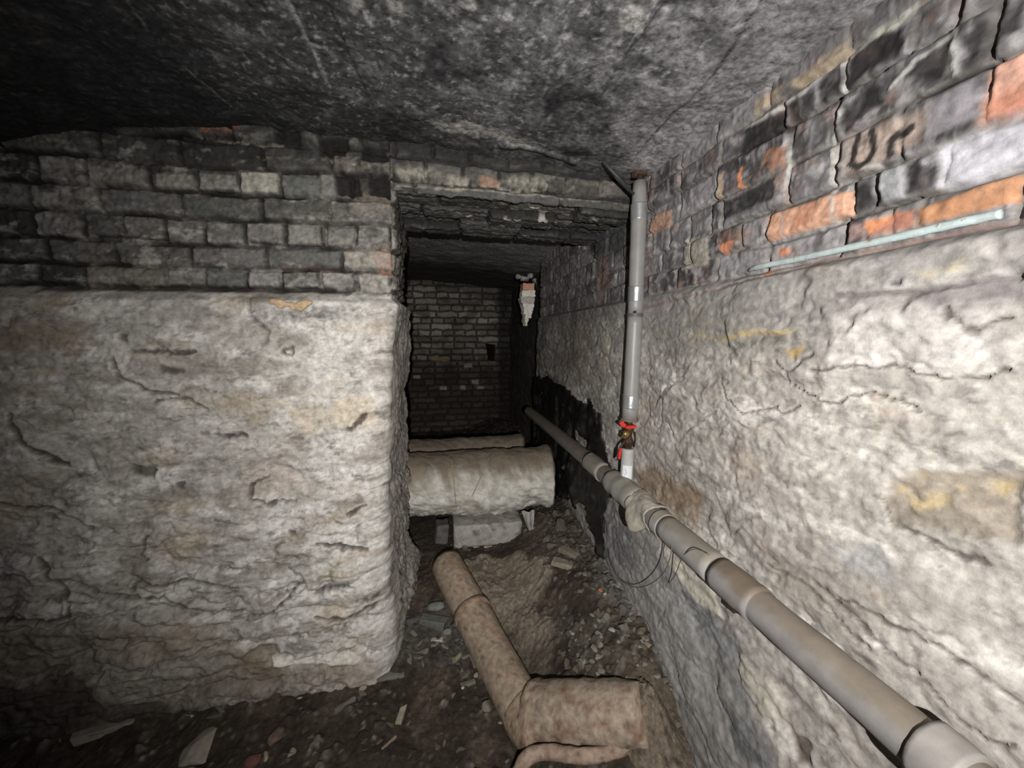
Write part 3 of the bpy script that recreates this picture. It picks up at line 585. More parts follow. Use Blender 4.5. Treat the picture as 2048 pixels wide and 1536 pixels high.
# ================================================================== wall_back, far end of the passage
def build_wall_back():
    xs = np.arange(-1.3, 0.84, 0.006); zs = np.arange(-1.15, 0.64, 0.006); Xg, Z = np.meshgrid(xs, zs, indexing='ij')
    to = lambda x, y: (lambda p: (p.x, p.z))(ony(x, y, 4.5)); w = Wall(Xg, Z, to)
    rows = -1.2 + 0.0705*np.arange(28); J = [fill([], -1.5, 1, 0.13 if i % 2 else 0.255, R) for i in range(27)]
    d, r1, r2 = bricks(Xg, Z, rows, J, 6, warp=0.012); face = sst(0.004, 0.014, d)
    w.h = -0.022*(1-face) + 0.016*(r1-0.5) + 0.008*fbm(Xg*20, Z*30, 4, 80)
    c = np.zeros(Xg.shape + (3,)) + np.array([0.40, 0.37, 0.32]); c = tint(c, 0.55 + 0.8*r2)
    c = mix(c, [0.12, 0.09, 0.065], sst(0.0, 0.5, fbm(Xg*4, Z*5, 4, 81))*0.7); c = mix(c, [0.05, 0.042, 0.034], (1-face)*0.85)
    lo2 = sst(-0.05, -0.45, Z + 0.08*w.wu)                              # much darker in the lower half, odd pale bricks left
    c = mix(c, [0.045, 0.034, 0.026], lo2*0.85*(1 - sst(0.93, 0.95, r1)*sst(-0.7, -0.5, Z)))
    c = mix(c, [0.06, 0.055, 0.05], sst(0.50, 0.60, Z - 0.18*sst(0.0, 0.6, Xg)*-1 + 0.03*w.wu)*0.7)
    w.c = c; w.paint([(862, 713), (898, 713), (898, 722), (862, 722)], (0.33, 0.27, 0.15), 0.9, 0.01, 0.01)
    for q in ([(826, 751), (840, 751), (840, 757), (826, 757)], [(944, 760), (958, 760), (958, 769), (944, 769)], [(921, 772), (932, 772), (932, 780), (921, 780)], [(955, 772), (968, 773), (968, 779), (955, 779)], [(880, 772), (893, 772), (893, 780), (880, 780)], [(928, 727), (944, 727), (944, 735), (928, 735)]):
        w.paint(q, (0.42, 0.40, 0.35), 0.85, 0.008, 0.01)
    m = w.mask([(974, 688), (991, 690), (990, 721), (976, 720)], 0.006, 0.004); w.h -= 0.14*m; w.c = mix(w.c, [0.01, 0.01, 0.01], m)
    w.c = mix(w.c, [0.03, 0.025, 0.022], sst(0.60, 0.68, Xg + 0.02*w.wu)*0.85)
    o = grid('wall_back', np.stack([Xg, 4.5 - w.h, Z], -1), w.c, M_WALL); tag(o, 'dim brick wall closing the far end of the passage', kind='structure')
build_wall_back()

# ================================================================== ceiling: shallow vault of sooty shuttered concrete
def build_ceiling():
    ys = np.concatenate([np.arange(-0.7, 0.15, 0.02), np.arange(0.15, 1.5, 0.0045), np.arange(1.5, 4.56, 0.012)])
    xs = np.concatenate([np.arange(-2.35, -1.3, 0.02), np.arange(-1.3, 0.84, 0.0045)])
    Xg, Yg = np.meshgrid(xs, ys, indexing='ij'); z0 = zceil(Xg, Yg)
    def to(x, y):
        z = 0.6
        for _ in range(6):
            p = onz(x, y, z); z = float(zceil(np.array(p.x), 0))
        return p.x, p.y
    w = Wall(Xg, Yg, to); U, V = Xg, Yg
    c = np.zeros(Xg.shape + (3,)) + np.array([0.060, 0.061, 0.064])
    c = mix(c, [0.20, 0.20, 0.205], sst(0.0, 0.55, fbm(U*16, V*16, 5, 90))*0.55)
    c = mix(c, [0.42, 0.415, 0.415], sst(0.15, 0.5, fbm(U*45, V*45, 5, 91, 0.65))*0.6)
    c = mix(c, [0.016, 0.016, 0.018], sst(0.1, 0.6, fbm(U*7, V*7, 5, 92))*0.8)
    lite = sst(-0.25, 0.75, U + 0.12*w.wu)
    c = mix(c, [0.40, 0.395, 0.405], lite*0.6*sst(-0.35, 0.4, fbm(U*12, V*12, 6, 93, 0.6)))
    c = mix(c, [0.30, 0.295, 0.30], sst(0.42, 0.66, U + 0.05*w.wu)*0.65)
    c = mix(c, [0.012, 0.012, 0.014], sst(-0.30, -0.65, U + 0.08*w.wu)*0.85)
    w.c = c; w.h = 0.010*fbm(U*5, V*5, 4, 94) + 0.0025*fbm(U*25, V*25, 4, 95)
    P = w.paint; G = (0.42, 0.42, 0.41)
    for q, k, wd in [([(565, -20), (610, 75), (662, 175)], 0.75, 0.004), ([(705, -20), (740, 50)], 0.6, 0.004), ([(240, -20), (290, 60)], 0.3, 0.002), ([(370, 130), (465, 218)], 0.6, 0.002), ([(465, 85), (500, 125)], 0.5, 0.002),
                     ([(1320, -20), (1222, 165)], 0.7, 0.0022), ([(1150, -20), (1110, 110), (1080, 200)], 0.5, 0.002)]:
        P(q, G, k, 0.003, 0.006, line=wd, dh=-0.003, rough=0.6)
    for q in ([(1540, -20), (1430, 140), (1260, 320)], [(1310, 20), (1190, 210)], [(650, -30), (700, 110), (760, 230)]): P(q, (0.02, 0.02, 0.022), 0.85, 0.003, 0.006, line=0.0022, dh=0.004)
    for q in ([(770, 0), (800, 5), (800, 35), (775, 30)], [(905, 0), (940, -10), (945, 15), (915, 18)], [(1235, 20), (1280, 10), (1275, 55), (1240, 60)], [(690, -10), (730, -10), (715, 30)], [(1070, 108), (1090, 112), (1085, 122), (1068, 118)]):
        P(q, (0.42, 0.41, 0.38), 0.75, 0.005, 0.02, rough=0.5)
    for q in ([(1070, 150), (1160, 150), (1240, 200), (1230, 330), (1120, 300), (1060, 220)], [(540, 160), (640, 160), (650, 230), (560, 230)], [(700, 220), (860, 225), (850, 290), (700, 270)]): P(q, (0.018, 0.018, 0.019), 0.7, 0.05, 0.06, rough=0.5)
    P([(862, 238), (930, 245), (1000, 262), (1060, 290), (1050, 298), (960, 268), (880, 258)], (0.40, 0.39, 0.36), 0.75, 0.012, 0.02, dh=-0.006, rough=0.4)
    P([(1000, 290), (1090, 300), (1150, 325)], (0.012, 0.012, 0.012), 0.85, 0.006, 0.01, line=0.008, dh=0.012)
    P([(1230, 320), (1300, 290), (1400, 250), (1380, 300), (1300, 345), (1240, 345)], (0.40, 0.39, 0.40), 0.5, 0.03, 0.04, rough=0.6)
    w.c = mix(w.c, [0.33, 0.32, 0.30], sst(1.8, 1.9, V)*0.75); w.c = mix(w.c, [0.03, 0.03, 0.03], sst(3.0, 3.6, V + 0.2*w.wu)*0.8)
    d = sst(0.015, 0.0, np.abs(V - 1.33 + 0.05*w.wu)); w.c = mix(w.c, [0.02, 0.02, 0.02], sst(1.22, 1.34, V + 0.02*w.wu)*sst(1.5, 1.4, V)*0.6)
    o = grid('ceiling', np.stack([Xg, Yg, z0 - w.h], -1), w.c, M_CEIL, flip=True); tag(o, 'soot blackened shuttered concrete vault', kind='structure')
build_ceiling()

# ================================================================== floor: damp rubble soil
FX = np.concatenate([np.arange(-2.35, -1.4, 0.03), np.arange(-1.4, 0.83, 0.0055)]); FY = np.concatenate([np.arange(-0.7, 0.5, 0.03), np.arange(0.5, 2.1, 0.0055), np.arange(2.1, 4.56, 0.02)])
_fx, _fy = np.meshgrid(FX, FY, indexing='ij')
def build_floor():
    U, V = _fx, _fy
    z = zfloor0(U, V); f1, ed, rid = worley(U/0.045, V/0.045, 6); f2, ed2, rid2 = worley(U/0.018 + 3, V/0.018, 7)
    def to(x, y):
        zz = -1.1
        for _ in range(12):
            p = onz(x, y, zz); zz = 0.5*zz + 0.5*float(zfloor0(np.array(p.x), np.array(p.y)))
        return p.x, p.y
    w = Wall(U, V, to)
    rub = np.clip(sst(-0.1, 0.4, fbm(U*4, V*4, 3, 100)) + 0.6*sst(0.25, 0.5, U), 0, 1)
    peb = sst(0.45, 0.15, f1)*(rid > 0.55)*rub; peb2 = sst(0.5, 0.2, f2)*(rid2 > 0.5)*(0.3 + 0.7*rub)
    w.h = 0.018*fbm(U*5, V*5, 4, 101) + 0.007*fbm(U*30, V*30, 4, 102) + 0.012*peb*(0.4+rid) + 0.004*peb2
    c = np.zeros(U.shape + (3,)) + np.array([0.060, 0.045, 0.033])
    c = mix(c, [0.13, 0.10, 0.074], sst(-0.1, 0.5, fbm(U*6, V*6, 5, 103))*0.7)
    c = mix(c, [0.025, 0.018, 0.013], sst(0.1, 0.5, fbm(U*11, V*11, 4, 104))*0.6)
    c = mix(c, [0.30, 0.28, 0.24], peb*sst(0.6, 0.95, rid)*0.65); c = mix(c, [0.36, 0.34, 0.29], peb2*sst(0.8, 0.95, rid2)*0.7)
    w.c = c; P = w.paint
    P([(925, 1140), (960, 1110), (1060, 1110), (1100, 1150), (1080, 1210), (1090, 1280), (1010, 1270), (960, 1200)], (0.33, 0.275, 0.215), 0.85, 0.03, 0.05, dh=0.022, rough=0.3)
    P([(1010, 1260), (1080, 1200), (1120, 1290), (1100, 1350), (1060, 1340)], (0.21, 0.18, 0.14), 0.7, 0.03, 0.05, dh=0.02, rough=0.5)
    P([(1120, 1260), (1220, 1240), (1340, 1290), (1360, 1360), (1180, 1350)], (0.20, 0.185, 0.15), 0.55, 0.03, 0.05, dh=0.015, rough=0.9)
    P([(1180, 1130), (1240, 1120), (1300, 1230), (1250, 1240), (1190, 1190)], (0.24, 0.235, 0.215), 0.6, 0.02, 0.05, dh=0.02, rough=0.6)
    P([(1070, 1040), (1200, 1030), (1220, 1140), (1090, 1130)], (0.17, 0.15, 0.125), 0.6, 0.05, 0.08, dh=0.03, rough=0.8)
    P([(780, 1290), (800, 1240), (850, 1210), (920, 1230), (940, 1330), (800, 1320)], (0.13, 0.125, 0.115), 0.6, 0.03, 0.05, rough=0.9)
    P([(1260, 1360), (1340, 1370), (1370, 1440), (1330, 1500), (1290, 1470)], (0.12, 0.09, 0.07), 0.6, 0.02, 0.04)
    P([(1252, 1350), (1300, 1335), (1360, 1400), (1340, 1520), (1262, 1500), (1245, 1430)], (0.13, 0.10, 0.075), 0.8, 0.03, 0.04, dh=0.04)
    Z = z + w.h
    global _fz; _fz = Z
    o = grid('floor', np.stack([U, V, Z], -1), w.c, M_FLOOR); tag(o, 'dark damp soil strewn with rubble', kind='structure')
build_floor()
def zf(x, y):
    i = np.clip(np.searchsorted(FX, x)-1, 0, len(FX)-2); j = np.clip(np.searchsorted(FY, y)-1, 0, len(FY)-2)
    a = (x-FX[i])/(FX[i+1]-FX[i]); b = (y-FY[j])/(FY[j+1]-FY[j])
    return float((1-a)*(1-b)*_fz[i, j] + a*(1-b)*_fz[i+1, j] + (1-a)*b*_fz[i, j+1] + a*b*_fz[i+1, j+1])
def onfloor(x, y, up=0.0):
    d = ray(x, y); t = 0.6
    while t < 6:
        p = d*t
        if p.z <= zf(p.x, p.y) + up: return p
        t += 0.004
    return p
# ================================================================== pipes
M_PIPE = mat('dusty_grey_pipe', rough=0.55, bump=0.25, bscale=200, var=0.14, vscale=30, bdist=0.001, spec=0.4)
M_SLEEVE = mat('grey_foam_sleeve', (0.25, 0.243, 0.233), rough=0.42, bump=0.25, bscale=160, var=0.12, vscale=20, bdist=0.001, spec=0.45)
M_SLEEVE2 = mat('pale_grey_sleeve', (0.42, 0.42, 0.395), rough=0.6, bump=0.2, bscale=160, var=0.12, vscale=20, bdist=0.001)
M_FOIL = mat('foil_tape', (0.62, 0.64, 0.66), rough=0.28, metal=0.75, bump=0.4, bscale=150, var=0.1, vscale=40, bdist=0.001)
M_LABEL = mat('white_label', (0.72, 0.75, 0.78), rough=0.35, bump=0.05, var=0.04)
M_INK = mat('label_ink', (0.10, 0.11, 0.13), rough=0.6, bump=0, var=0.02)
M_STEEL = mat('dark_rusty_steel', (0.055, 0.035, 0.026), rough=0.6, metal=0.3, bump=0.5, bscale=300, var=0.5, vscale=120, bdist=0.001)
M_RUST = mat('flaking_rust', (0.10, 0.055, 0.038), rough=0.9, bump=0.8, bscale=200, var=0.6, vscale=90, bdist=0.003)
M_RED = mat('red_lacquer', (0.62, 0.035, 0.03), rough=0.3, bump=0.05, var=0.08, spec=0.5)
M_BRASS = mat('brass', (0.75, 0.55, 0.22), rough=0.22, metal=0.9, bump=0.05, var=0.08)
M_WIRE = mat('grey_wire', (0.11, 0.105, 0.10), rough=0.5, bump=0, var=0.2)
M_BLUE = mat('pale_blue_paint', (0.42, 0.49, 0.49), rough=0.55, bump=0.4, bscale=150, var=0.2, vscale=50, bdist=0.001, speck=((0.30, 0.22, 0.16), 70, 0.6, 0.68))
XP, ZP = 0.628, -0.548
def pipe_x(y):  return XP - 0.004*math.sin(y*2.2)
def dust(base, top, k=0.8):
    def f(ln, A, P):
        n = fbm(P[:, 0]*25+P[:, 1]*18, P[:, 2]*25, 3, 110)
        m = sst(0.25, 0.85, np.cos(A) + 0.35*n)*k
        return mix(np.zeros(A.shape+(3,)) + np.array(base), top, m)
    return f
wp = empty('water_pipe', (XP, 1.24, ZP), 'long dusty grey water pipe running low along the right wall into the passage', 'pipe')
ys = [0.10, 0.22, 0.33, 0.45, 0.6, 0.75, 0.9, 1.05, 1.2, 1.35, 1.5, 1.7, 1.9, 2.2, 2.5, 2.82]
yy = catmull([(pipe_x(y), y, ZP - 0.012*max(0, y-1.5)) for y in ys], 6)
tube('pipe', yy, 0.035, M_PIPE, wp, 40, 0.0015, 20, color=dust((0.215, 0.203, 0.195), (0.18, 0.148, 0.112)))
def along(y0, y1, r, nm, m, col=None, seed=0, nz=0.001):
    pts = [(pipe_x(y0 + (y1-y0)*k/8), y0 + (y1-y0)*k/8, ZP - 0.012*max(0, y0 + (y1-y0)*k/8 - 1.5)) for k in range(9)]
    return tube(nm, pts, r, m, wp, 40, nz, 30, color=col, seed=seed)
def ypx(x, y): return onx(x, y, XP).y
def edge_y(x):                      # pipe station seen at pixel column x on the axis line
    y = 985 + 0.83*(x-1250); return ypx(x, y)
along(edge_y(1440), edge_y(1335), 0.0375, 'insulation_sleeve', M_PIPE, dust((0.27, 0.265, 0.25), (0.22, 0.19, 0.15)), 1)
along(0.62, edge_y(1445), 0.0395, 'insulation_sleeve', M_PIPE, dust((0.225, 0.213, 0.205), (0.15, 0.115, 0.085), 0.95), 2, 0.002)
for x in (1180, 1330): along(edge_y(x)-0.018, edge_y(x)+0.018, 0.0395, 'collar', M_PIPE, dust((0.33, 0.32, 0.30), (0.26, 0.23, 0.19)), 3)
along(1.40, 1.56, 0.040, 'insulation_sleeve', M_PIPE, dust((0.30, 0.285, 0.25), (0.26, 0.23, 0.19)), 5, 0.003)
along(0.30, 0.345, 0.043, 'coupling', M_PIPE, dust((0.22, 0.205, 0.195), (0.30, 0.28, 0.26)), 4, 0.002)
tp = [(pipe_x(y), y, ZP) for y in np.linspace(1.12, 1.33, 12)]
tube('tee_fitting', tp, [0.040, 0.045, 0.046, 0.045, 0.043, 0.047, 0.047, 0.043, 0.044, 0.046, 0.045, 0.040], M_PIPE, wp, 40, 0.002, 30, color=dust((0.31, 0.30, 0.275), (0.28, 0.26, 0.22)))
b = box('bracket', (0.655, edge_y(1462), ZP-0.05), (0.05, 0.022, 0.05), M_STEEL, wp, bev=0.003)
# torn wrap flaring off just in front of the tee
nA, nL = 40, 24; A = np.linspace(-2.5, 2.6, nA); Pf = np.zeros((nL, nA, 3)); Cf = np.zeros((nL, nA, 3)) + np.array([0.36, 0.33, 0.28])
for i in range(nL):
    t = i/(nL-1); y = 1.125 - 0.12*t; flap = 0.022*np.exp(-((A+2.3)/0.7)**2)*math.sin(math.pi*min(1, t*1.2))
    r = 0.044 + 0.004*np.sin(A*3 + t*5) + 0.003*fbm(A*2, A*0 + t*5, 3, 9) + flap
    Pf[i, :, 0] = pipe_x(y) + np.sin(A)*r; Pf[i, :, 1] = y; Pf[i, :, 2] = ZP + np.cos(A)*r - flap*0.8
o = grid('torn_wrap', Pf, Cf, mat('torn_wrap_cloth', rough=0.8, bump=0.6, bscale=90, var=0.3, vscale=40), wp); o.modifiers.new('thick', 'SOLIDIFY').thickness = 0.003

# ---- riser on the tee, with its lagging, foil bands, label and ball valve
XR, YR = 0.657, 1.265
def rz(px): return ony(1262, px, YR).z
rp = empty('riser_pipe', (XR, YR, ZP), 'upright grey lagged riser pipe with shiny foil bands and small valve', 'pipe')
def vert(nm, p0, p1, r, m, seed=0, nz=0.0006, seg=32):
    z0, z1 = rz(p1), rz(p0); n = 14
    dx = lambda z: 0.006*math.sin((z+0.3)*3.0)
    rr = r if not hasattr(r, '__len__') else list(np.interp(np.linspace(0, 1, n), np.linspace(0, 1, len(r)), r[::-1]))
    return tube(nm, [(XR + dx(z), YR, z) for z in np.linspace(z0, z1, n)], rr, m, rp, seg, nz, 30, seed=seed)
vert('pipe', 318, 1000, 0.0115, M_STEEL, 0)
vert('insulation_sleeve', 362, 630, [0.0215, 0.026, 0.0262, 0.026, 0.0255, 0.025], M_SLEEVE, 1)
vert('insulation_sleeve', 631, 836, [0.0262, 0.0265, 0.0268, 0.027, 0.0275, 0.0275], M_SLEEVE, 2)
vert('foil_band', 407, 441, 0.0272, M_FOIL, 3); vert('foil_band', 573, 604, 0.0272, M_FOIL, 4); vert('foil_band', 790, 816, 0.0285, M_FOIL, 5)
vert('seam_tape', 627, 634, 0.0274, mat('dark_tape', (0.10, 0.10, 0.10), rough=0.5, bump=0, var=0.1), 6)
vert('lower_sleeve', 897, 982, [0.0215, 0.0225, 0.023, 0.0235], M_SLEEVE2, 7)
# label wrapped on the lower sleeve, with a tick-like mark
def patch(nm, z0, z1, a0, a1, r, m, par):
    A2 = np.linspace(a0, a1, 12); Zs = np.linspace(z0, z1, 4); P = np.zeros((12, 4, 3))
    for i, a in enumerate(A2):
        for k, z in enumerate(Zs): P[i, k] = (XR + math.sin(a)*r + 0.006*math.sin((z+0.3)*3), YR - math.cos(a)*r, z)
    return grid(nm, P, None, m, par)
lb = patch('label_sticker', rz(953), rz(927), -1.15, 0.35, 0.0243, M_LABEL, rp)
def ink(p):
    return (XR + math.sin(p[0])*0.0247 + 0.006*math.sin((p[1]+0.3)*3), YR - math.cos(p[0])*0.0247, p[1])
zc = rz(940)
tube('printed_mark', [ink(q) for q in [(-0.75, zc+0.012), (-0.45, zc-0.001), (-0.72, zc-0.010)]], 0.0006, M_INK, rp, 6, caps=False)
# ball valve in the gap
zv = rz(866)
vert('valve_body', 846, 893, [0.012, 0.018, 0.018, 0.012, 0.0125, 0.019, 0.019, 0.013], mat('valve_brown', (0.10, 0.055, 0.035), rough=0.4, metal=0.6, bump=0.3, var=0.3), 8, seg=8)
tube('valve_stem', [(XR-0.008, YR-0.012, rz(864)), (XR-0.022, YR-0.022, rz(866)), (XR-0.036, YR-0.028, rz(868))], [0.009, 0.0095, 0.009], M_BRASS, rp, 8)
tube('valve_nut', [(XR-0.030, YR-0.026, rz(862)), (XR-0.033, YR-0.042, rz(863))], [0.0105, 0.0105], M_BRASS, rp, 6)
box('valve_handle', (XR-0.008, YR-0.026, rz(850)), (0.044, 0.014, 0.010), M_RED, rp, rot=(0.0, 0.04, 0.15), bev=0.002)
box('valve_handle', (XR-0.040, YR-0.026, rz(844)), (0.024, 0.012, 0.014), M_RED, rp, rot=(0.0, 0.7, 0.0), bev=0.002)
tube('valve_link', [(XR-0.018, YR-0.02, rz(873)), (XR-0.036, YR-0.02, rz(885)), (XR-0.046, YR-0.018, rz(898)), (XR-0.049, YR-0.018, rz(915))], 0.0035, M_STEEL, rp, 10)
box('red_tag', (XR-0.044, YR-0.022, rz(902)), (0.009, 0.007, 0.040), M_RED, rp, rot=(0, 0.12, 0), bev=0.0015)
for s in (-1, 1): tube('valve_clip', [(XR + 0.010*s + 0.004, YR-0.017, rz(862)), (XR + 0.013*s + 0.002, YR-0.021, rz(876)), (XR + 0.010*s + 0.002, YR-0.018, rz(892))], 0.0028, M_STEEL, rp, 8)
box('bracket', (XR+0.022, YR-0.004, rz(622)), (0.075, 0.012, 0.010), M_STEEL, rp, rot=(0, -0.15, 0.5), bev=0.002)
vert('end_plate', 836, 841, 0.032, mat('rust_plate', (0.16, 0.12, 0.10), rough=0.7, bump=0.3, var=0.3), 9)
# rusty stub and flange in the vault
rb = empty('rusty_pipe_stub', (XR, YR, 0.545), 'flaking rusty pipe stub sticking out of the vault above the riser', 'pipe stub')
tube('stub', [(XR+0.002, YR+0.01, 0.53), (XR+0.004, YR+0.012, 0.57)], [0.017, 0.02], M_RUST, rb, 14, 0.003, 60)
tube('flange', [(XR+0.0, YR+0.0, 0.532), (XR+0.002, YR+0.002, 0.547)], [0.024, 0.021], M_RUST, rb, 16, 0.012, 60)
q0 = ony(1206, 322, 1.22); q1 = ony(1264, 386, 1.235)
tag(tube('steel_rod', [q0 + Vector((0, 0, 0.0)), (q0+q1)/2, q1 + Vector((0.01, 0.01, 0))], 0.0055, mat('sooty_steel', (0.05, 0.052, 0.055), rough=0.5, bump=0.2, var=0.3), None, 12), 'thin dark steel rod slanting from the vault to the top of the riser', 'rod')

# ---- thin blue pipe on the ledge of the right wall
bp = [onx(x, y, 0.692) for x, y in [(1490, 541), (1514, 535), (1600, 517), (1700, 495), (1800, 473), (1900, 450), (1960, 437), (2003, 427)]]
bp[0].x = 0.705
tag(tube('painted_pipe', catmull(bp, 6), [0.0045]*6 + [0.0062]*(len(catmull(bp, 6))-6), M_BLUE, None, 16, 0.0012, 60), 'thin pale blue painted pipe along the ledge under the orange bricks', 'pipe')

# ---- two thin wires drooping below the grey pipe
def wirepts(L, X): return catmull([onx(x, y, xx) for (x, y), xx in zip(L, X)], 8)
tag(tube('loose_wire', wirepts([(1217, 1098), (1222, 1125), (1240, 1158), (1270, 1174), (1300, 1168), (1325, 1148), (1338, 1122), (1343, 1098), (1340, 1085)], [0.640, 0.632, 0.62, 0.612, 0.60, 0.59, 0.585, 0.585, 0.59]), 0.0013, M_WIRE, None, 8), 'thin grey wire hanging in a long loop below the water pipe tee', 'wire')
tag(tube('loose_wire', wirepts([(1338, 1166), (1350, 1150), (1360, 1125), (1372, 1106), (1392, 1098), (1420, 1110)], [0.655, 0.63, 0.60, 0.585, 0.582, 0.59]), 0.0011, M_WIRE, None, 8), 'short curled wire tail hooked over the front of the water pipe', 'wire')

# ================================================================== lagged heating pipes across the passage
M_LAG = mat('lagging_cloth', rough=0.85, bump=0.9, bscale=28, var=0.25, vscale=22, bdist=0.010)
def lagged(loc_y, zc, r, x0, x1, label, seed, ends, sag=0.0, tilt=0.0):
    e = empty('lagged_pipe', (x1, loc_y, zc), label, 'pipe')
    xs = np.concatenate([np.linspace(x0, x1-0.02, 210), x1 - 0.02*np.array([0.75, 0.5, 0.28, 0.12, 0.03, 0.0, 0.0, 0.0])])
    prof = np.concatenate([np.ones(210), [0.995, 0.985, 0.96, 0.92, 0.86, 0.78, 0.45, 0.001]])
    A = np.linspace(0, 2*np.pi, 150, endpoint=False); Xg, Ag = np.meshgrid(xs, A, indexing='ij')
    u, v = Xg*9, Ag*1.6
    fold = ridge(u*0.9 + 1.5*np.sin(Ag+seed), v + 1.2*np.cos(Ag), 3, 120+seed)
    # periodic in angle: use the circle as noise domain
    cx, sx = np.cos(Ag), np.sin(Ag)
    f1 = ridge(Xg*7 + 0.8*cx, sx*1.3 + cx*1.1 + seed, 4, 121+seed); f2 = fbm(Xg*16 + cx, sx*3 - cx*2.2 + Xg*6, 5, 122+seed)
    under = sst(0.1, -0.9, cx)                       # angle 0 is the top
    f3 = ridge(Xg*13 + 1.5*sx + 0.6*f2, cx*3.1 + sx*2.0 + Xg*5, 3, 123+seed)
    R_ = r*(1 + 0.06*f1*sst(0.5, -0.3, cx) + 0.05*f2 + 0.09*(f3-0.4)*sst(0.6, -0.2, cx) + 0.04*fbm(Xg*4, cx + sx, 2, 3))
    R_ = R_ + sag*under*np.exp(-((Xg-0.22)/0.19)**4)*(0.8 + 0.5*fbm(Xg*9, sx, 3, 5))
    bulge = 0.012*np.exp(-((Xg-(x1-0.03))/0.03)**2); R_ = (R_ + bulge)*prof[:, None]
    Y = loc_y + sx*R_; Z = zc + cx*R_ + tilt*(Xg-x1)
    X = Xg + (prof[:, None] < 0.9)*0.012*f2 + 0.02*sx*sst(x1-0.05, x1, Xg)
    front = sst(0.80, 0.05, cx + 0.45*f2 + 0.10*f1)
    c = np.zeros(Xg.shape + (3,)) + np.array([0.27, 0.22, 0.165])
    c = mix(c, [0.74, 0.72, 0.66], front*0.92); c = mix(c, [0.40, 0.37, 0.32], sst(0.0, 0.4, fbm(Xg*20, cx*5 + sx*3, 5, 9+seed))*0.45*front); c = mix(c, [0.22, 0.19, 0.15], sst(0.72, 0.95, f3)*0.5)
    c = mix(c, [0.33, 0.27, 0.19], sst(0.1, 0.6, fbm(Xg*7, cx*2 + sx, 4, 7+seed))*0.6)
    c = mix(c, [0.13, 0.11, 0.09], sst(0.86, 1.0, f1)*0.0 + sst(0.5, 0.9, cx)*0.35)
    c = tint(c, ends)if isinstance(ends, np.ndarray) else c
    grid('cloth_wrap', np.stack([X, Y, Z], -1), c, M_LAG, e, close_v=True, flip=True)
    return e, (lambda x, a, k=1.0: (x, loc_y + math.sin(a)*r*k, zc + math.cos(a)*r*k + tilt*(x-x1)))
e1, pt1 = lagged(2.06, -0.79, 0.160, -1.25, 0.597, 'nearer fat cloth wrapped pipe resting on the stubby brick pier', 1, None, sag=0.033, tilt=0.0)
e2, pt2 = lagged(2.47, -0.812, 0.148, -1.25, 0.52, 'farther cloth wrapped pipe lying behind the one on the pier', 4, None, tilt=0.0)
M_STR = mat('twine', (0.34, 0.30, 0.22), rough=0.9, bump=0.3, var=0.2)
for x0_, dx_ in ((0.03, 0.03), (0.24, -0.2)):
    tube('twine', [pt1(x0_ + dx_*k/14, -0.4 - 2.4*k/14, 1.055) for k in range(15)], 0.0022, M_STR, e1, 8)
A = np.linspace(0, 1, 16); B = np.linspace(0, 1, 14); Pf = np.zeros((16, 14, 3)); Cf = np.zeros((16, 14, 3)) + np.array([0.42, 0.41, 0.40])
fp = ony(1045, 1030, 1.89); 
for i, a in enumerate(A):
    for j, bb in enumerate(B):
        wd = 0.072*(1-bb)**0.8
        Pf[i, j] = (fp.x + 0.03 + (a-0.5)*wd + 0.018*bb, 1.89 + 0.012*math.sin(a*9 + bb*3), fp.z + 0.02 - 0.13*bb)
o = grid('torn_flap', Pf, Cf, M_LAG, e1); o.modifiers.new('thick', 'SOLIDIFY').thickness = 0.004

# ---- brick pier under the nearer pipe
M_PIER = mat('limewashed_brick', (0.43, 0.41, 0.375), rough=0.95, bump=0.9, bscale=60, var=0.3, vscale=30, bdist=0.006, speck=((0.22, 0.19, 0.16), 18, 0.52, 0.66))
M_PIER2 = mat('sooty_brick', (0.15, 0.14, 0.13), rough=0.95, bump=0.9, bscale=60, var=0.4, vscale=30, bdist=0.006)
a = ony(908, 1040, 1.90); c_ = ony(1045, 1118, 1.90)
cxp = (a.x+c_.x)/2; wx = (c_.x-a.x)
pr = empty('brick_pier', (cxp, 2.03, c_.z-0.03), 'stubby whitewashed brick pier holding up the nearer wrapped pipe', 'pier')
zt = -0.982; zb_ = c_.z - 0.04; hh = (zt-zb_)/2
box('brick_course', (cxp-0.001, 2.03, zb_+hh*1.5), (wx+0.004, 0.24, hh-0.004), M_PIER, pr, cuts=14, noise=0.005, seed=1)
box('brick_course', (cxp+0.045, 2.032, zb_+hh*0.5), (wx*0.72, 0.24, hh-0.004), M_PIER, pr, cuts=14, noise=0.005, seed=2)
box('brick_course', (cxp-0.118, 2.035, zb_+hh*0.5), (wx*0.30, 0.235, hh-0.006), M_PIER, pr, cuts=12, noise=0.007, seed=3)
p_ = ony(886, 1070, 2.0); tag(box('leaning_brick', (p_.x-0.01, 2.05, p_.z-0.03), (0.07, 0.10, 0.16), M_PIER2, None, rot=(0, 0.12, 0.1), cuts=10, noise=0.007, seed=5), 'grey brick on end in the shade left of the pier', 'brick')
p_ = ony(1068, 1075, 2.0); tag(box('leaning_brick', (p_.x+0.01, 2.06, p_.z-0.03), (0.05, 0.12, 0.16), M_PIER2, None, rot=(0.0, -0.05, -0.1), cuts=10, noise=0.007, seed=6), 'dark brick on end behind the torn flap right of the pier', 'brick')

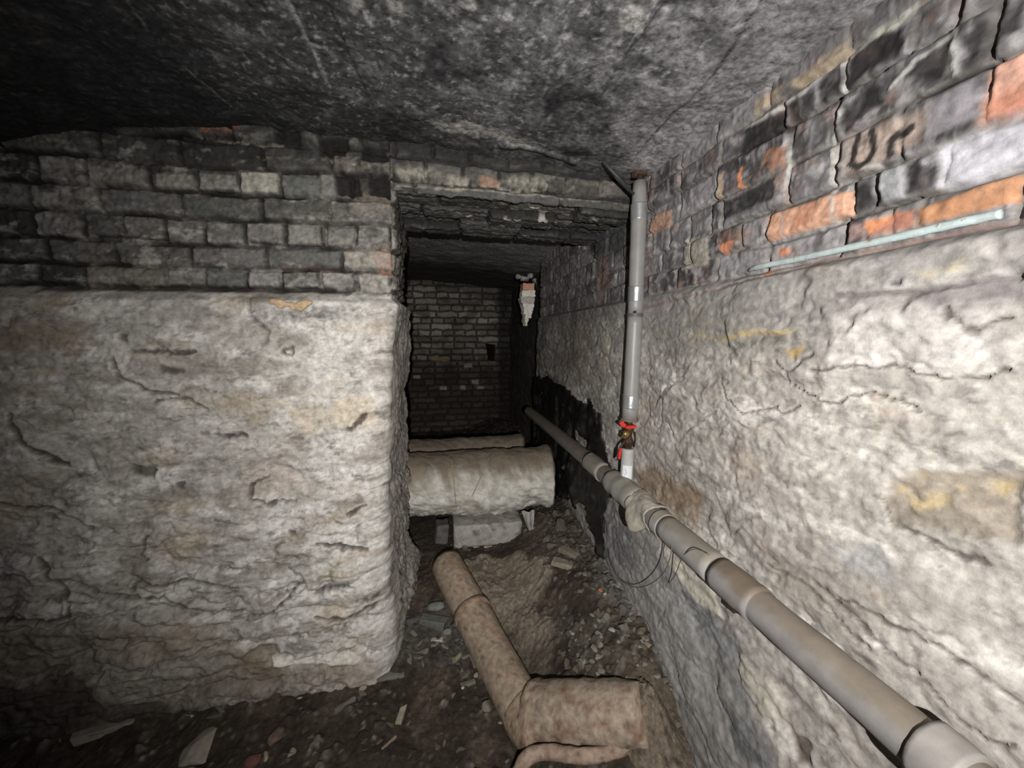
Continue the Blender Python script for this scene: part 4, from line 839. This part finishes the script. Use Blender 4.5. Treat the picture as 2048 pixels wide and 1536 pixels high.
# ================================================================== broken drain on the soil
M_DRAIN = mat('rusty_cast_iron', rough=0.85, bump=0.7, bscale=80, var=0.42, vscale=50, bdist=0.003)
def dcol(base, rust, k=0.6, side=0.0):
    def f(ln, A, P):
        n = fbm(P[:, 0]*28, P[:, 1]*28 + P[:, 2]*20, 5, 130)
        c = np.zeros(A.shape+(3,)) + np.array(base)
        c = mix(c, rust, sst(0.0, 0.5, n + side*np.sin(A))*k); return mix(c, [0.06, 0.045, 0.035], sst(0.35, 0.7, fbm(P[:, 0]*70, P[:, 1]*70, 3, 131))*0.7)
    return f
def dp(x, y, up=0.05): return onfloor(x, y, up)
ctr = [dp(893, 1128, 0.055), dp(915, 1170, 0.055), dp(948, 1232, 0.055), dp(985, 1305, 0.055), dp(1022, 1375, 0.05), dp(1052, 1432, 0.05)]
dr = empty('drain_pipe', tuple(ctr[2]), 'rusty cast iron drain pipe half sunk in the soil, broken at its elbow', 'drain pipe')
TAN, RU = (0.34, 0.27, 0.205), (0.30, 0.155, 0.085)
up_ = catmull([ctr[0], ctr[1], ctr[2]], 8); lo_ = catmull([ctr[2]*0.85+ctr[1]*0.15, ctr[3], ctr[4], ctr[5]], 10)
tube('pipe_length', up_, [0.071]*len(up_), M_DRAIN, dr, 40, 0.002, 25, color=dcol(TAN, RU, 0.7, -0.3), seed=1)
tube('pipe_length', lo_, list(np.linspace(0.074,0.071,len(lo_))), M_DRAIN, dr, 40, 0.002, 25, color=dcol((0.31, 0.245, 0.185), RU, 0.45, -0.3), seed=2)
m0 = ctr[2]*0.9 + ctr[1]*0.1; dirv = (ctr[2]-ctr[1]).normalized()
tube('joint_ring', [m0 - dirv*0.02, m0, m0 + dirv*0.016], [0.074, 0.0785, 0.0775], M_DRAIN, dr, 40, 0.002, 40, color=dcol((0.33, 0.25, 0.18), (0.24, 0.09, 0.04), 0.7), seed=3)
e0 = ctr[5]; eR = dp(1160, 1432, 0.045); eE = dp(1268, 1428, 0.0)
el = catmull([ctr[4]*0.3+ctr[5]*0.7, dp(1062, 1440, 0.045), dp(1085, 1446, 0.045)], 8)
tube('elbow', el, list(np.linspace(0.073, 0.085, len(el))), M_DRAIN, dr, 40, 0.002, 25, color=dcol((0.30, 0.225, 0.165), (0.20, 0.12, 0.08), 0.5), seed=4)
s0_, s1_ = dp(1070, 1424, 0.035), dp(1160, 1425, 0.022)
so = catmull([s0_, s0_*0.5 + s1_*0.5, s1_, s1_*1.6 - s0_*0.6, s1_*2.25 - s0_*1.25], 8)
tube('socket', so, list(np.interp(np.linspace(0, 1, len(so)), [0, 0.06, 0.08, 0.5, 0.85, 1], [0.084, 0.088, 0.083, 0.083, 0.078, 0.070])), M_DRAIN, dr, 44, 0.005, 22, color=dcol((0.33, 0.265, 0.205), (0.19, 0.105, 0.07), 0.75), seed=5)
rim = catmull([dp(1030, 1565, 0.05), dp(1050, 1520, 0.06), dp(1090, 1504, 0.07), dp(1160, 1512, 0.075), dp(1225, 1504, 0.065), dp(1275, 1482, 0.045), dp(1300, 1455, 0.02)], 8)
tube('broken_rim', rim, list(np.interp(np.linspace(0, 1, len(rim)), [0, 0.15, 0.5, 0.9, 1], [0.018, 0.020, 0.018, 0.014, 0.008])), M_DRAIN, dr, 20, 0.003, 40, color=dcol((0.34, 0.255, 0.20), (0.22, 0.11, 0.07), 0.4), seed=6)

# ---- soil heaped over the buried end of the socket
T_, A_ = np.meshgrid(np.linspace(0, 1, 60), np.linspace(0, 2*np.pi, 120, endpoint=False), indexing='ij')
hc = onfloor(1290, 1430)
rr = T_*(1 + 0.18*fbm(np.cos(A_)*1.5, np.sin(A_)*1.5, 3, 150)); hx, hy = hc.x + 0.092*rr*np.cos(A_), hc.y + 0.175*rr*np.sin(A_)
hz = hc.z - 0.03 + 0.125*(1 - sst(0.0, 1.0, T_)) + (0.010*fbm(hx*30, hy*30, 4, 151) + 0.006*fbm(hx*90, hy*90, 3, 152))*(1-T_)
hcol = mix(mix(np.zeros(T_.shape + (3,)) + np.array([0.20, 0.16, 0.12]), [0.07, 0.052, 0.038], sst(0.0, 0.5, fbm(hx*40, hy*40, 5, 153))*0.8), [0.34, 0.30, 0.24], sst(0.4, 0.6, fbm(hx*110, hy*110, 3, 154))*0.7)
tag(grid('soil_heap', np.stack([hx, hy, hz], -1), hcol, M_FLOOR, close_v=True), 'loose brown soil heaped over the buried end of the drain socket', 'soil', kind='stuff')

# ================================================================== torn black plastic sheet on the right wall
M_TAR = mat('black_plastic', rough=0.2, bump=0.9, bscale=38, var=0.25, vscale=20, spec=0.5, bdist=0.008)
def build_sheet():
    ys = np.arange(1.28, 2.95, 0.009); zs = np.arange(-1.02, -0.24, 0.008); U, V = np.meshgrid(ys, zs, indexing='ij')
    to = lambda p: (lambda q: (q.y, q.z))(onx(p[0], p[1], 0.68))
    pts = [to(p) for p in [(1076, 752), (1112, 757), (1148, 780), (1166, 797), (1200, 803), (1217, 832), (1221, 880), (1232, 915), (1240, 960), (1236, 1000), (1230, 1050), (1230, 1112), (1218, 1112), (1206, 1060), (1185, 1012), (1150, 1000), (1110, 990), (1085, 960), (1075, 900)]]
    wu = fbm(U*11, V*11, 4, 140)*0.03; wv = fbm(U*11, V*11, 4, 141)*0.03
    d = sd_poly(U+wu, V+wv, pts); hole = sd_line(U + wu, V + wv, [to((1166, 868)), to((1185, 905)), to((1198, 930))]) - 0.022
    keep = ((d < 0) & (hole > 0)); k4 = keep[:-1, :-1] & keep[1:, :-1] & keep[1:, 1:] & keep[:-1, 1:]
    f = ridge(U*6 + 0.3*wu, V*3.2, 4, 142); H = 0.010 + 0.020*f + 0.014*fbm(U*14, V*8, 4, 143) + 0.05*sst(-0.55, -0.8, V)*0.3
    H = np.maximum(H, 0.004) + 0.028
    c = np.zeros(U.shape + (3,)) + 0.010; c = mix(c, [0.10, 0.09, 0.085], sst(0.1, 0.6, fbm(U*9, V*9, 5, 144))*0.45); c = mix(c, [0.45, 0.44, 0.42], sst(0.55, 0.7, fbm(U*16, V*24, 4, 145))*0.35)
    o = grid('plastic_sheet', np.stack([0.70 - H, U, V], -1), c, M_TAR, keep=k4, flip=True); s = o.modifiers.new('thick', 'SOLIDIFY'); s.thickness = 0.004; s.offset = 1
    bm = bmesh.new(); bm.from_mesh(o.data); bmesh.ops.delete(bm, geom=[v for v in bm.verts if not v.link_faces], context='VERTS'); bm.to_mesh(o.data); bm.free()
    tag(o, 'torn glossy black plastic sheet clinging to the passage wall behind the pipe', 'sheet')
build_sheet()

# ================================================================== hanging remnant of broken brickwork deep in the passage
YN = 2.74
nb = empty('brick_remnant', tuple(ony(1055, 570, YN) + Vector((0, 0.04, 0))), 'pale tapering stack of broken bricks hanging from the vault in the passage', 'brickwork')
lay = [((1046, 567), (1069, 580), (0.75, 0.42, 0.30), (1.0, 0.96)), ((1044, 581), (1071, 593), (0.92, 0.88, 0.80), (0.96, 1.0)), ((1042, 594), (1069, 606), (0.60, 0.58, 0.52), (1.0, 0.96)),
       ((1046, 607), (1068, 621), (0.92, 0.88, 0.81), (1, 0.82)), ((1048, 621), (1065, 636), (0.90, 0.86, 0.78), (1, 0.72)), ((1050, 636), (1058, 651), (0.82, 0.80, 0.70), (0.9, 0.55))]
for i, (q0, q1, colr, tp_) in enumerate(lay):
    A_ = ony(*q0, YN); B_ = ony(*q1, YN); wd, ht = B_.x-A_.x, A_.z-B_.z
    bm = bmesh.new(); bmesh.ops.create_cube(bm, size=1); bmesh.ops.subdivide_edges(bm, edges=bm.edges[:], cuts=4, use_grid_fill=True)
    rg = random.Random(i+50)
    for v in bm.verts:
        k = tp_[0] if v.co.z > 0 else tp_[1]
        v.co = Vector((v.co.x*wd*k + (A_.x+B_.x)/2 - (0.004 if i == 5 else 0) + rg.uniform(-1, 1)*0.003, (v.co.y*0.10) + YN + 0.05 + rg.uniform(-1, 1)*0.003, v.co.z*(ht+0.003) + (A_.z+B_.z)/2 + rg.uniform(-1, 1)*0.002))
    me = bpy.data.meshes.new('brick_fragment'); bmesh.ops.recalc_face_normals(bm, faces=bm.faces); bm.to_mesh(me); bm.free()
    link('brick_fragment', me, mat('fragment_%d' % i, colr, rough=0.9, bump=0.6, var=0.25, vscale=60), nb, smooth=False)
for i, (x, y, sx_) in enumerate([(1052, 556, 0.09), (1040, 551, 0.07), (1071, 560, 0.05), (1063, 550, 0.06)]):
    p_ = ony(x, y, YN); o = link('mortar_lump', rock_mesh((sx_, 0.08, 0.05), 300+i), mat('pale_mortar', (0.42, 0.42, 0.36), rough=0.95, bump=0.8, var=0.4, vscale=60), nb, smooth=False); o.matrix_parent_inverse = Matrix(); o.location = Vector(p_) + Vector((0, 0.04, 0)) - nb.location

# ================================================================== bead of old expanding foam on the left ledge
bm = bmesh.new(); rg = random.Random(4)
for (x, y, s) in [(548, 603, 9), (556, 604, 11), (565, 607, 9), (575, 609, 7), (585, 610, 8), (594, 612, 9), (603, 610, 10), (612, 606, 8), (618, 605, 6), (600, 618, 6), (560, 612, 7), (586, 617, 5)]:
    p_ = ony(x, y, 1.292); r_ = s*0.00125
    bmesh.ops.create_icosphere(bm, subdivisions=2, radius=r_, matrix=Matrix.Translation(p_) @ Matrix.Diagonal((1.35, 0.8, 0.75+0.4*rg.random(), 1)))
me = bpy.data.meshes.new('dried_foam'); bm.to_mesh(me); bm.free()
o = link('dried_foam', me, mat('peach_foam', (0.62, 0.46, 0.29), rough=0.9, bump=0.9, bscale=120, var=0.25, vscale=60, bdist=0.005)); rm = o.modifiers.new('join', 'REMESH'); rm.mode = 'VOXEL'; rm.voxel_size = 0.0022; rm.use_smooth_shade = True
tag(o, 'peach coloured squiggle of dried foam stuck under the left brick ledge', 'foam')

# ================================================================== rubble lying on the soil
PAL = {}
def rockmat(c):
    c = tuple(x*0.82 for x in c)
    k = tuple(c)
    if k not in PAL: PAL[k] = mat('stone_%d' % len(PAL), c, rough=0.9, bump=0.7, bscale=90, var=0.32, vscale=45, bdist=0.003)
    return PAL[k]
_sd = [900]
def piece(name, label, cat, px, py, wpx, dpx, c, thick=0.5, rot=0.0, group=None, m=None, tilt=0.0):
    p = onfloor(px, py); ca, sa = math.cos(rot), math.sin(rot)
    g = lambda u, v: onfloor(px + u*ca - v*sa, py - u*sa - v*ca)
    a_, b_, c_, d_ = g(-wpx/2, 0), g(wpx/2, 0), g(0, dpx/2), g(0, -dpx/2); e_ = b_ - a_
    L_, W_ = Vector((e_.x, e_.y)).length, Vector((c_.x-d_.x, c_.y-d_.y)).length*0.85; L_ *= 1.12; W_ *= 1.12; H_ = min(L_, W_)*thick*1.3; _sd[0] += 1
    p = (a_ + b_)/2
    o = link(name, rock_mesh((L_, W_, H_), _sd[0]), m or rockmat(c), None, smooth=False)
    o.location = p + Vector((0, 0, H_*0.22)); o.rotation_euler = (tilt, 0, math.atan2(e_.y, e_.x))
    return tag(o, label, cat, group)
GS, CR_, WH, BR, RD, GR = (0.20, 0.18, 0.15), (0.42, 0.37, 0.27), (0.55, 0.52, 0.45), (0.19, 0.135, 0.10), (0.17, 0.085, 0.065), (0.22, 0.24, 0.20)
piece('flat_stone', 'big flat grey brown stone slab in the dirt at bottom left', 'stone', 402, 1498, 92, 84, (0.36, 0.32, 0.27), 0.28, 0.3)
piece('wooden_lath', 'grey weathered wooden lath lying at the foot of the left wall', 'stick', 213, 1462, 132, 17, (0.34, 0.31, 0.26), 0.6, 0.42)
piece('pebble', 'round white pebble above the big stone slab', 'stone', 383, 1433, 13, 15, WH, 0.8)
piece('pebble', 'small grey pebble near the lath tip', 'stone', 284, 1430, 11, 12, GS, 0.8)
piece('stone_chip', 'tiny pink chip between the lath and the left frame edge', 'stone', 120, 1484, 12, 10, (0.42, 0.2, 0.15), 0.7)
piece('stone_chip', 'yellowish lump at the far left frame edge', 'stone', 8, 1466, 22, 20, (0.36, 0.28, 0.12), 0.6)
piece('flat_stone', 'small grey slate piece above the big slab', 'stone', 430, 1432, 42, 26, (0.12, 0.11, 0.10), 0.35, 0.2)
piece('brick_fragment', 'dark red brick fragment at the bottom edge right of the big slab', 'brick', 505, 1526, 44, 30, RD, 0.6, 0.2)
piece('brick_fragment', 'brown brick shard standing beside the dark red fragment', 'brick', 552, 1480, 26, 56, BR, 0.6, -0.2)
piece('stone_chip', 'cream chip on top of the dark red brick fragment', 'stone', 532, 1516, 18, 22, CR_, 0.7, 0.3)
piece('stone_chip', 'cream chip with a pointed end at the bottom edge', 'stone', 584, 1508, 16, 32, CR_, 0.6, -0.2)
piece('stone_chip', 'pale egg shaped chip below the wall corner', 'stone', 727, 1377, 17, 24, (0.38, 0.35, 0.29), 0.6)
piece('stone_chip', 'small pale chip left of the egg shaped one', 'stone', 649, 1376, 12, 17, WH, 0.7, 0.4)
piece('stone_chip', 'dull yellow chip near the left wall foot', 'stone', 600, 1397, 14, 10, CR_, 0.6)
piece('wood_splinter', 'short cream splinter standing out of the dark soil', 'stick', 802, 1434, 11, 44, (0.42, 0.38, 0.29), 0.7, -0.25)
piece('wood_splinter', 'thin pinkish stick left of the drain elbow', 'stick', 778, 1487, 34, 6, (0.33, 0.26, 0.2), 0.8, 0.7)
piece('wood_splinter', 'thin straight stick pointing at the wall corner', 'stick', 812, 1283, 52, 4, (0.26, 0.24, 0.21), 0.9, 0.45)
piece('wood_splinter', 'long thin sliver in the dirt right of the slab', 'stick', 690, 1412, 46, 6, (0.22, 0.2, 0.17), 0.8, 0.6)
piece('flat_stone', 'thin greenish grey slate flake against the wall corner', 'stone', 775, 1353, 70, 20, (0.20, 0.20, 0.17), 0.3, 0.25)
piece('plaster_lump', 'large greenish grey plaster lump left of the drain pipe', 'rubble', 872, 1222, 44, 40, GR, 0.7, 0.2)
piece('plaster_lump', 'grey plaster lump under the large greenish one', 'rubble', 866, 1248, 50, 28, (0.16, 0.165, 0.15), 0.6, -0.3)
piece('plaster_lump', 'greenish lump close to the drain pipe joint', 'rubble', 893, 1268, 26, 30, GR, 0.7, 0.5)
piece('plaster_lump', 'flat dark grey chunk at the foot of the wall corner', 'rubble', 822, 1245, 46, 26, (0.11, 0.11, 0.105), 0.5, 0.2)
piece('stone_chip', 'white ribbed scrap left of the drain pipe', 'rubble', 874, 1281, 22, 10, WH, 0.5)
piece('stone_chip', 'bright chip in the shade by the wall corner', 'rubble', 806, 1256, 7, 8, WH, 0.8)
piece('stone_chip', 'square cream tile chip beside the drain pipe', 'rubble', 915, 1316, 24, 22, (0.34, 0.30, 0.20), 0.5, 0.5)
piece('stone_chip', 'yellowish rubble piece left of the cream tile chip', 'rubble', 845, 1307, 30, 22, (0.24, 0.22, 0.16), 0.6, 0.2)
piece('brick_fragment', 'brown flake leaning beside the cream tile chip', 'brick', 934, 1290, 18, 32, BR, 0.5, -0.3)
piece('wood_splinter', 'narrow pink grey strip against the drain pipe', 'stick', 948, 1326, 10, 30, (0.27, 0.21, 0.17), 0.7, 0.35)
piece('flat_stone', 'dull brown flat piece under the cream tile chip', 'stone', 928, 1353, 36, 24, (0.16, 0.13, 0.11), 0.4, 0.6)
piece('stone_chip', 'pale grey oval chip close to the drain pipe', 'stone', 953, 1352, 16, 12, (0.36, 0.33, 0.27), 0.6, 0.5)
piece('stone_chip', 'white pronged scrap below the brown flat piece', 'rubble', 925, 1378, 11, 14, WH, 0.7)
piece('stone_chip', 'olive grey piece joined to the white pronged scrap', 'rubble', 936, 1368, 28, 14, (0.2, 0.19, 0.14), 0.5, 0.2)
piece('stone', 'mottled round stone left of the drain elbow', 'stone', 973, 1415, 28, 28, (0.25, 0.22, 0.17), 0.7, 0.2)
piece('pebble', 'pinkish round pebble beside the drain elbow', 'stone', 1000, 1447, 12, 11, (0.38, 0.30, 0.24), 0.8)
piece('stone', 'greenish stone at the bottom edge left of the broken rim', 'stone', 1012, 1526, 26, 22, (0.21, 0.22, 0.17), 0.7)
piece('stone_chip', 'bright white angular chip on the soil right of the drain', 'stone', 1316, 1364, 10, 19, (0.78, 0.76, 0.68), 0.7, 0.2)
piece('stone_chip', 'square brown grey chip left of the bright white one', 'stone', 1297, 1367, 20, 20, (0.22, 0.18, 0.13), 0.5, 0.3)
piece('stone', 'smooth cream stone at the bottom edge near the right wall', 'stone', 1334, 1524, 38, 34, (0.40, 0.38, 0.29), 0.6, 0.3)
piece('stone', 'grey stone touching the smooth cream one', 'stone', 1372, 1528, 30, 22, (0.27, 0.26, 0.21), 0.6, 0.3)
piece('stone', 'brown grey stone behind the drain socket', 'stone', 1205, 1345, 24, 22, (0.2, 0.17, 0.13), 0.7, 0.2)
piece('stone', 'black coal lump behind the drain socket', 'coal', 1222, 1351, 20, 14, (0.03, 0.028, 0.026), 0.7, 0.2)
piece('brick_fragment', 'tiny orange brick crumb near the foot of the right wall', 'brick', 1199, 1184, 13, 16, (0.55, 0.20, 0.08), 0.7, 0.2)
piece('stone_chip', 'pale green chip beside the orange crumb', 'stone', 1209, 1190, 12, 16, (0.40, 0.45, 0.32), 0.7, 0.2)
piece('stone_chip', 'flat pale flake in the grey crumbs behind the drain', 'stone', 1143, 1268, 24, 16, (0.33, 0.31, 0.24), 0.5, 0.6)
piece('stone', 'grey green crumbly lump in the middle of the soil', 'stone', 1196, 1276, 34, 22, (0.26, 0.27, 0.23), 0.6, 0.3)
piece('stone', 'small pale lump right of the crumbly one', 'stone', 1225, 1262, 20, 16, (0.36, 0.35, 0.29), 0.6, 0.1)
piece('stone', 'brown flat stone by the right wall foot', 'stone', 1255, 1270, 28, 24, (0.24, 0.19, 0.14), 0.5, 0.7)
piece('stone', 'pinkish wedge stone by the right wall foot', 'stone', 1292, 1292, 26, 18, (0.30, 0.24, 0.19), 0.5, 0.2)
piece('brick_fragment', 'curved tile shard behind the pier on the right', 'brick', 1105, 1098, 38, 20, (0.22, 0.18, 0.14), 0.5, 0.5)
piece('brick_fragment', 'broken tile shard next to the curved one', 'brick', 1138, 1108, 34, 16, (0.28, 0.24, 0.19), 0.5, -0.2)
piece('stone', 'pale flat rubble piece below the tile shards', 'stone', 1125, 1130, 40, 18, (0.33, 0.29, 0.23), 0.5, 0.1)
piece('stone', 'dark lump under the end of the nearer wrapped pipe', 'stone', 1120, 1060, 40, 26, (0.15, 0.13, 0.11), 0.7, 0.4)
piece('stone', 'grey stone in the shade behind the drain top', 'stone', 838, 1112, 22, 14, (0.12, 0.11, 0.10), 0.6, 0.4)
# repeats too alike to tell apart
rg = random.Random(21)
def scatter(n, poly, name, label, cat, group, cols, s0, s1, thick=0.6, elong=1.0):
    xs_ = [p[0] for p in poly]; ys_ = [p[1] for p in poly]; k = 0; protos = []
    for i in range(8):
        _sd[0] += 1; protos.append(rock_mesh((1.0*elong, 0.75, 0.75*thick), _sd[0]))
    seen = {}
    while k < n:
        x = rg.uniform(min(xs_), max(xs_)); y = rg.uniform(min(ys_), max(ys_))
        if sd_poly(np.array([float(x)]), np.array([float(y)]), poly)[0] > 0: continue
        p = onfloor(x, y); s = 1.35*rg.uniform(s0, s1)*CF.dot(p)/F_PX; ci = rg.randrange(len(cols)); pi_ = rg.randrange(8)
        if (ci, pi_) not in seen:
            me = protos[pi_].copy(); me.materials.append(rockmat(cols[ci])); seen[(ci, pi_)] = me
        o = bpy.data.objects.new(name, seen[(ci, pi_)]); COL.objects.link(o); o.scale = (s, s, s)
        o.location = p + Vector((0, 0, s*0.12)); o.rotation_euler = (rg.uniform(-.4, .4), rg.uniform(-.4, .4), rg.uniform(0, 6.28)); tag(o, label, cat, group); k += 1
scatter(120, [(1110, 1230), (1230, 1215), (1330, 1300), (1370, 1400), (1300, 1370), (1110, 1355)], 'gravel_stone', 'small grey crumb of rubble between the drain and the right wall', 'stone', 'crumbs right of the drain', [(0.24, 0.23, 0.19), (0.14, 0.12, 0.09), (0.34, 0.32, 0.26), (0.18, 0.14, 0.10)], 6, 20)
scatter(40, [(1080, 1050), (1210, 1040), (1240, 1200), (1130, 1190), (1090, 1140)], 'gravel_stone', 'small brown grey crumb on the mound right of the pier', 'stone', 'crumbs on the mound by the pier', [(0.24, 0.22, 0.18), (0.14, 0.12, 0.09), (0.30, 0.27, 0.21)], 7, 18)
scatter(45, [(785, 1270), (815, 1235), (900, 1230), (960, 1360), (900, 1340), (790, 1320)], 'gravel_stone', 'small shard in the litter between wall corner and drain', 'stone', 'shards left of the drain', [(0.14, 0.135, 0.12), (0.10, 0.09, 0.08), (0.27, 0.25, 0.2)], 6, 18, 0.4, 1.5)
scatter(36, [(400, 1410), (560, 1380), (760, 1390), (980, 1500), (700, 1530), (520, 1440)], 'gravel_stone', 'small dull fragment in the dark soil at the bottom', 'stone', 'fragments in the dark soil', [(0.10, 0.08, 0.065), (0.16, 0.13, 0.10), (0.22, 0.19, 0.15)], 5, 16, 0.4, 1.6)
scatter(40, [(1300, 1380), (1370, 1390), (1400, 1500), (1330, 1530), (1290, 1480), (1180, 1520), (1300, 1450)], 'gravel_stone', 'small pebble by the cement foot at bottom right', 'stone', 'pebbles at the bottom right', [(0.14, 0.10, 0.075), (0.26, 0.22, 0.17), (0.19, 0.16, 0.12)], 5, 14)
scatter(45, [(1195, 1150), (1215, 1130), (1290, 1230), (1340, 1300), (1390, 1390), (1420, 1500), (1395, 1500), (1350, 1370), (1260, 1260)], 'mortar_crumb', 'pale mortar crumb along the foot of the right wall', 'stone', 'mortar crumbs at the wall foot', [(0.27, 0.26, 0.23), (0.20, 0.19, 0.17), (0.36, 0.34, 0.30)], 8, 20)
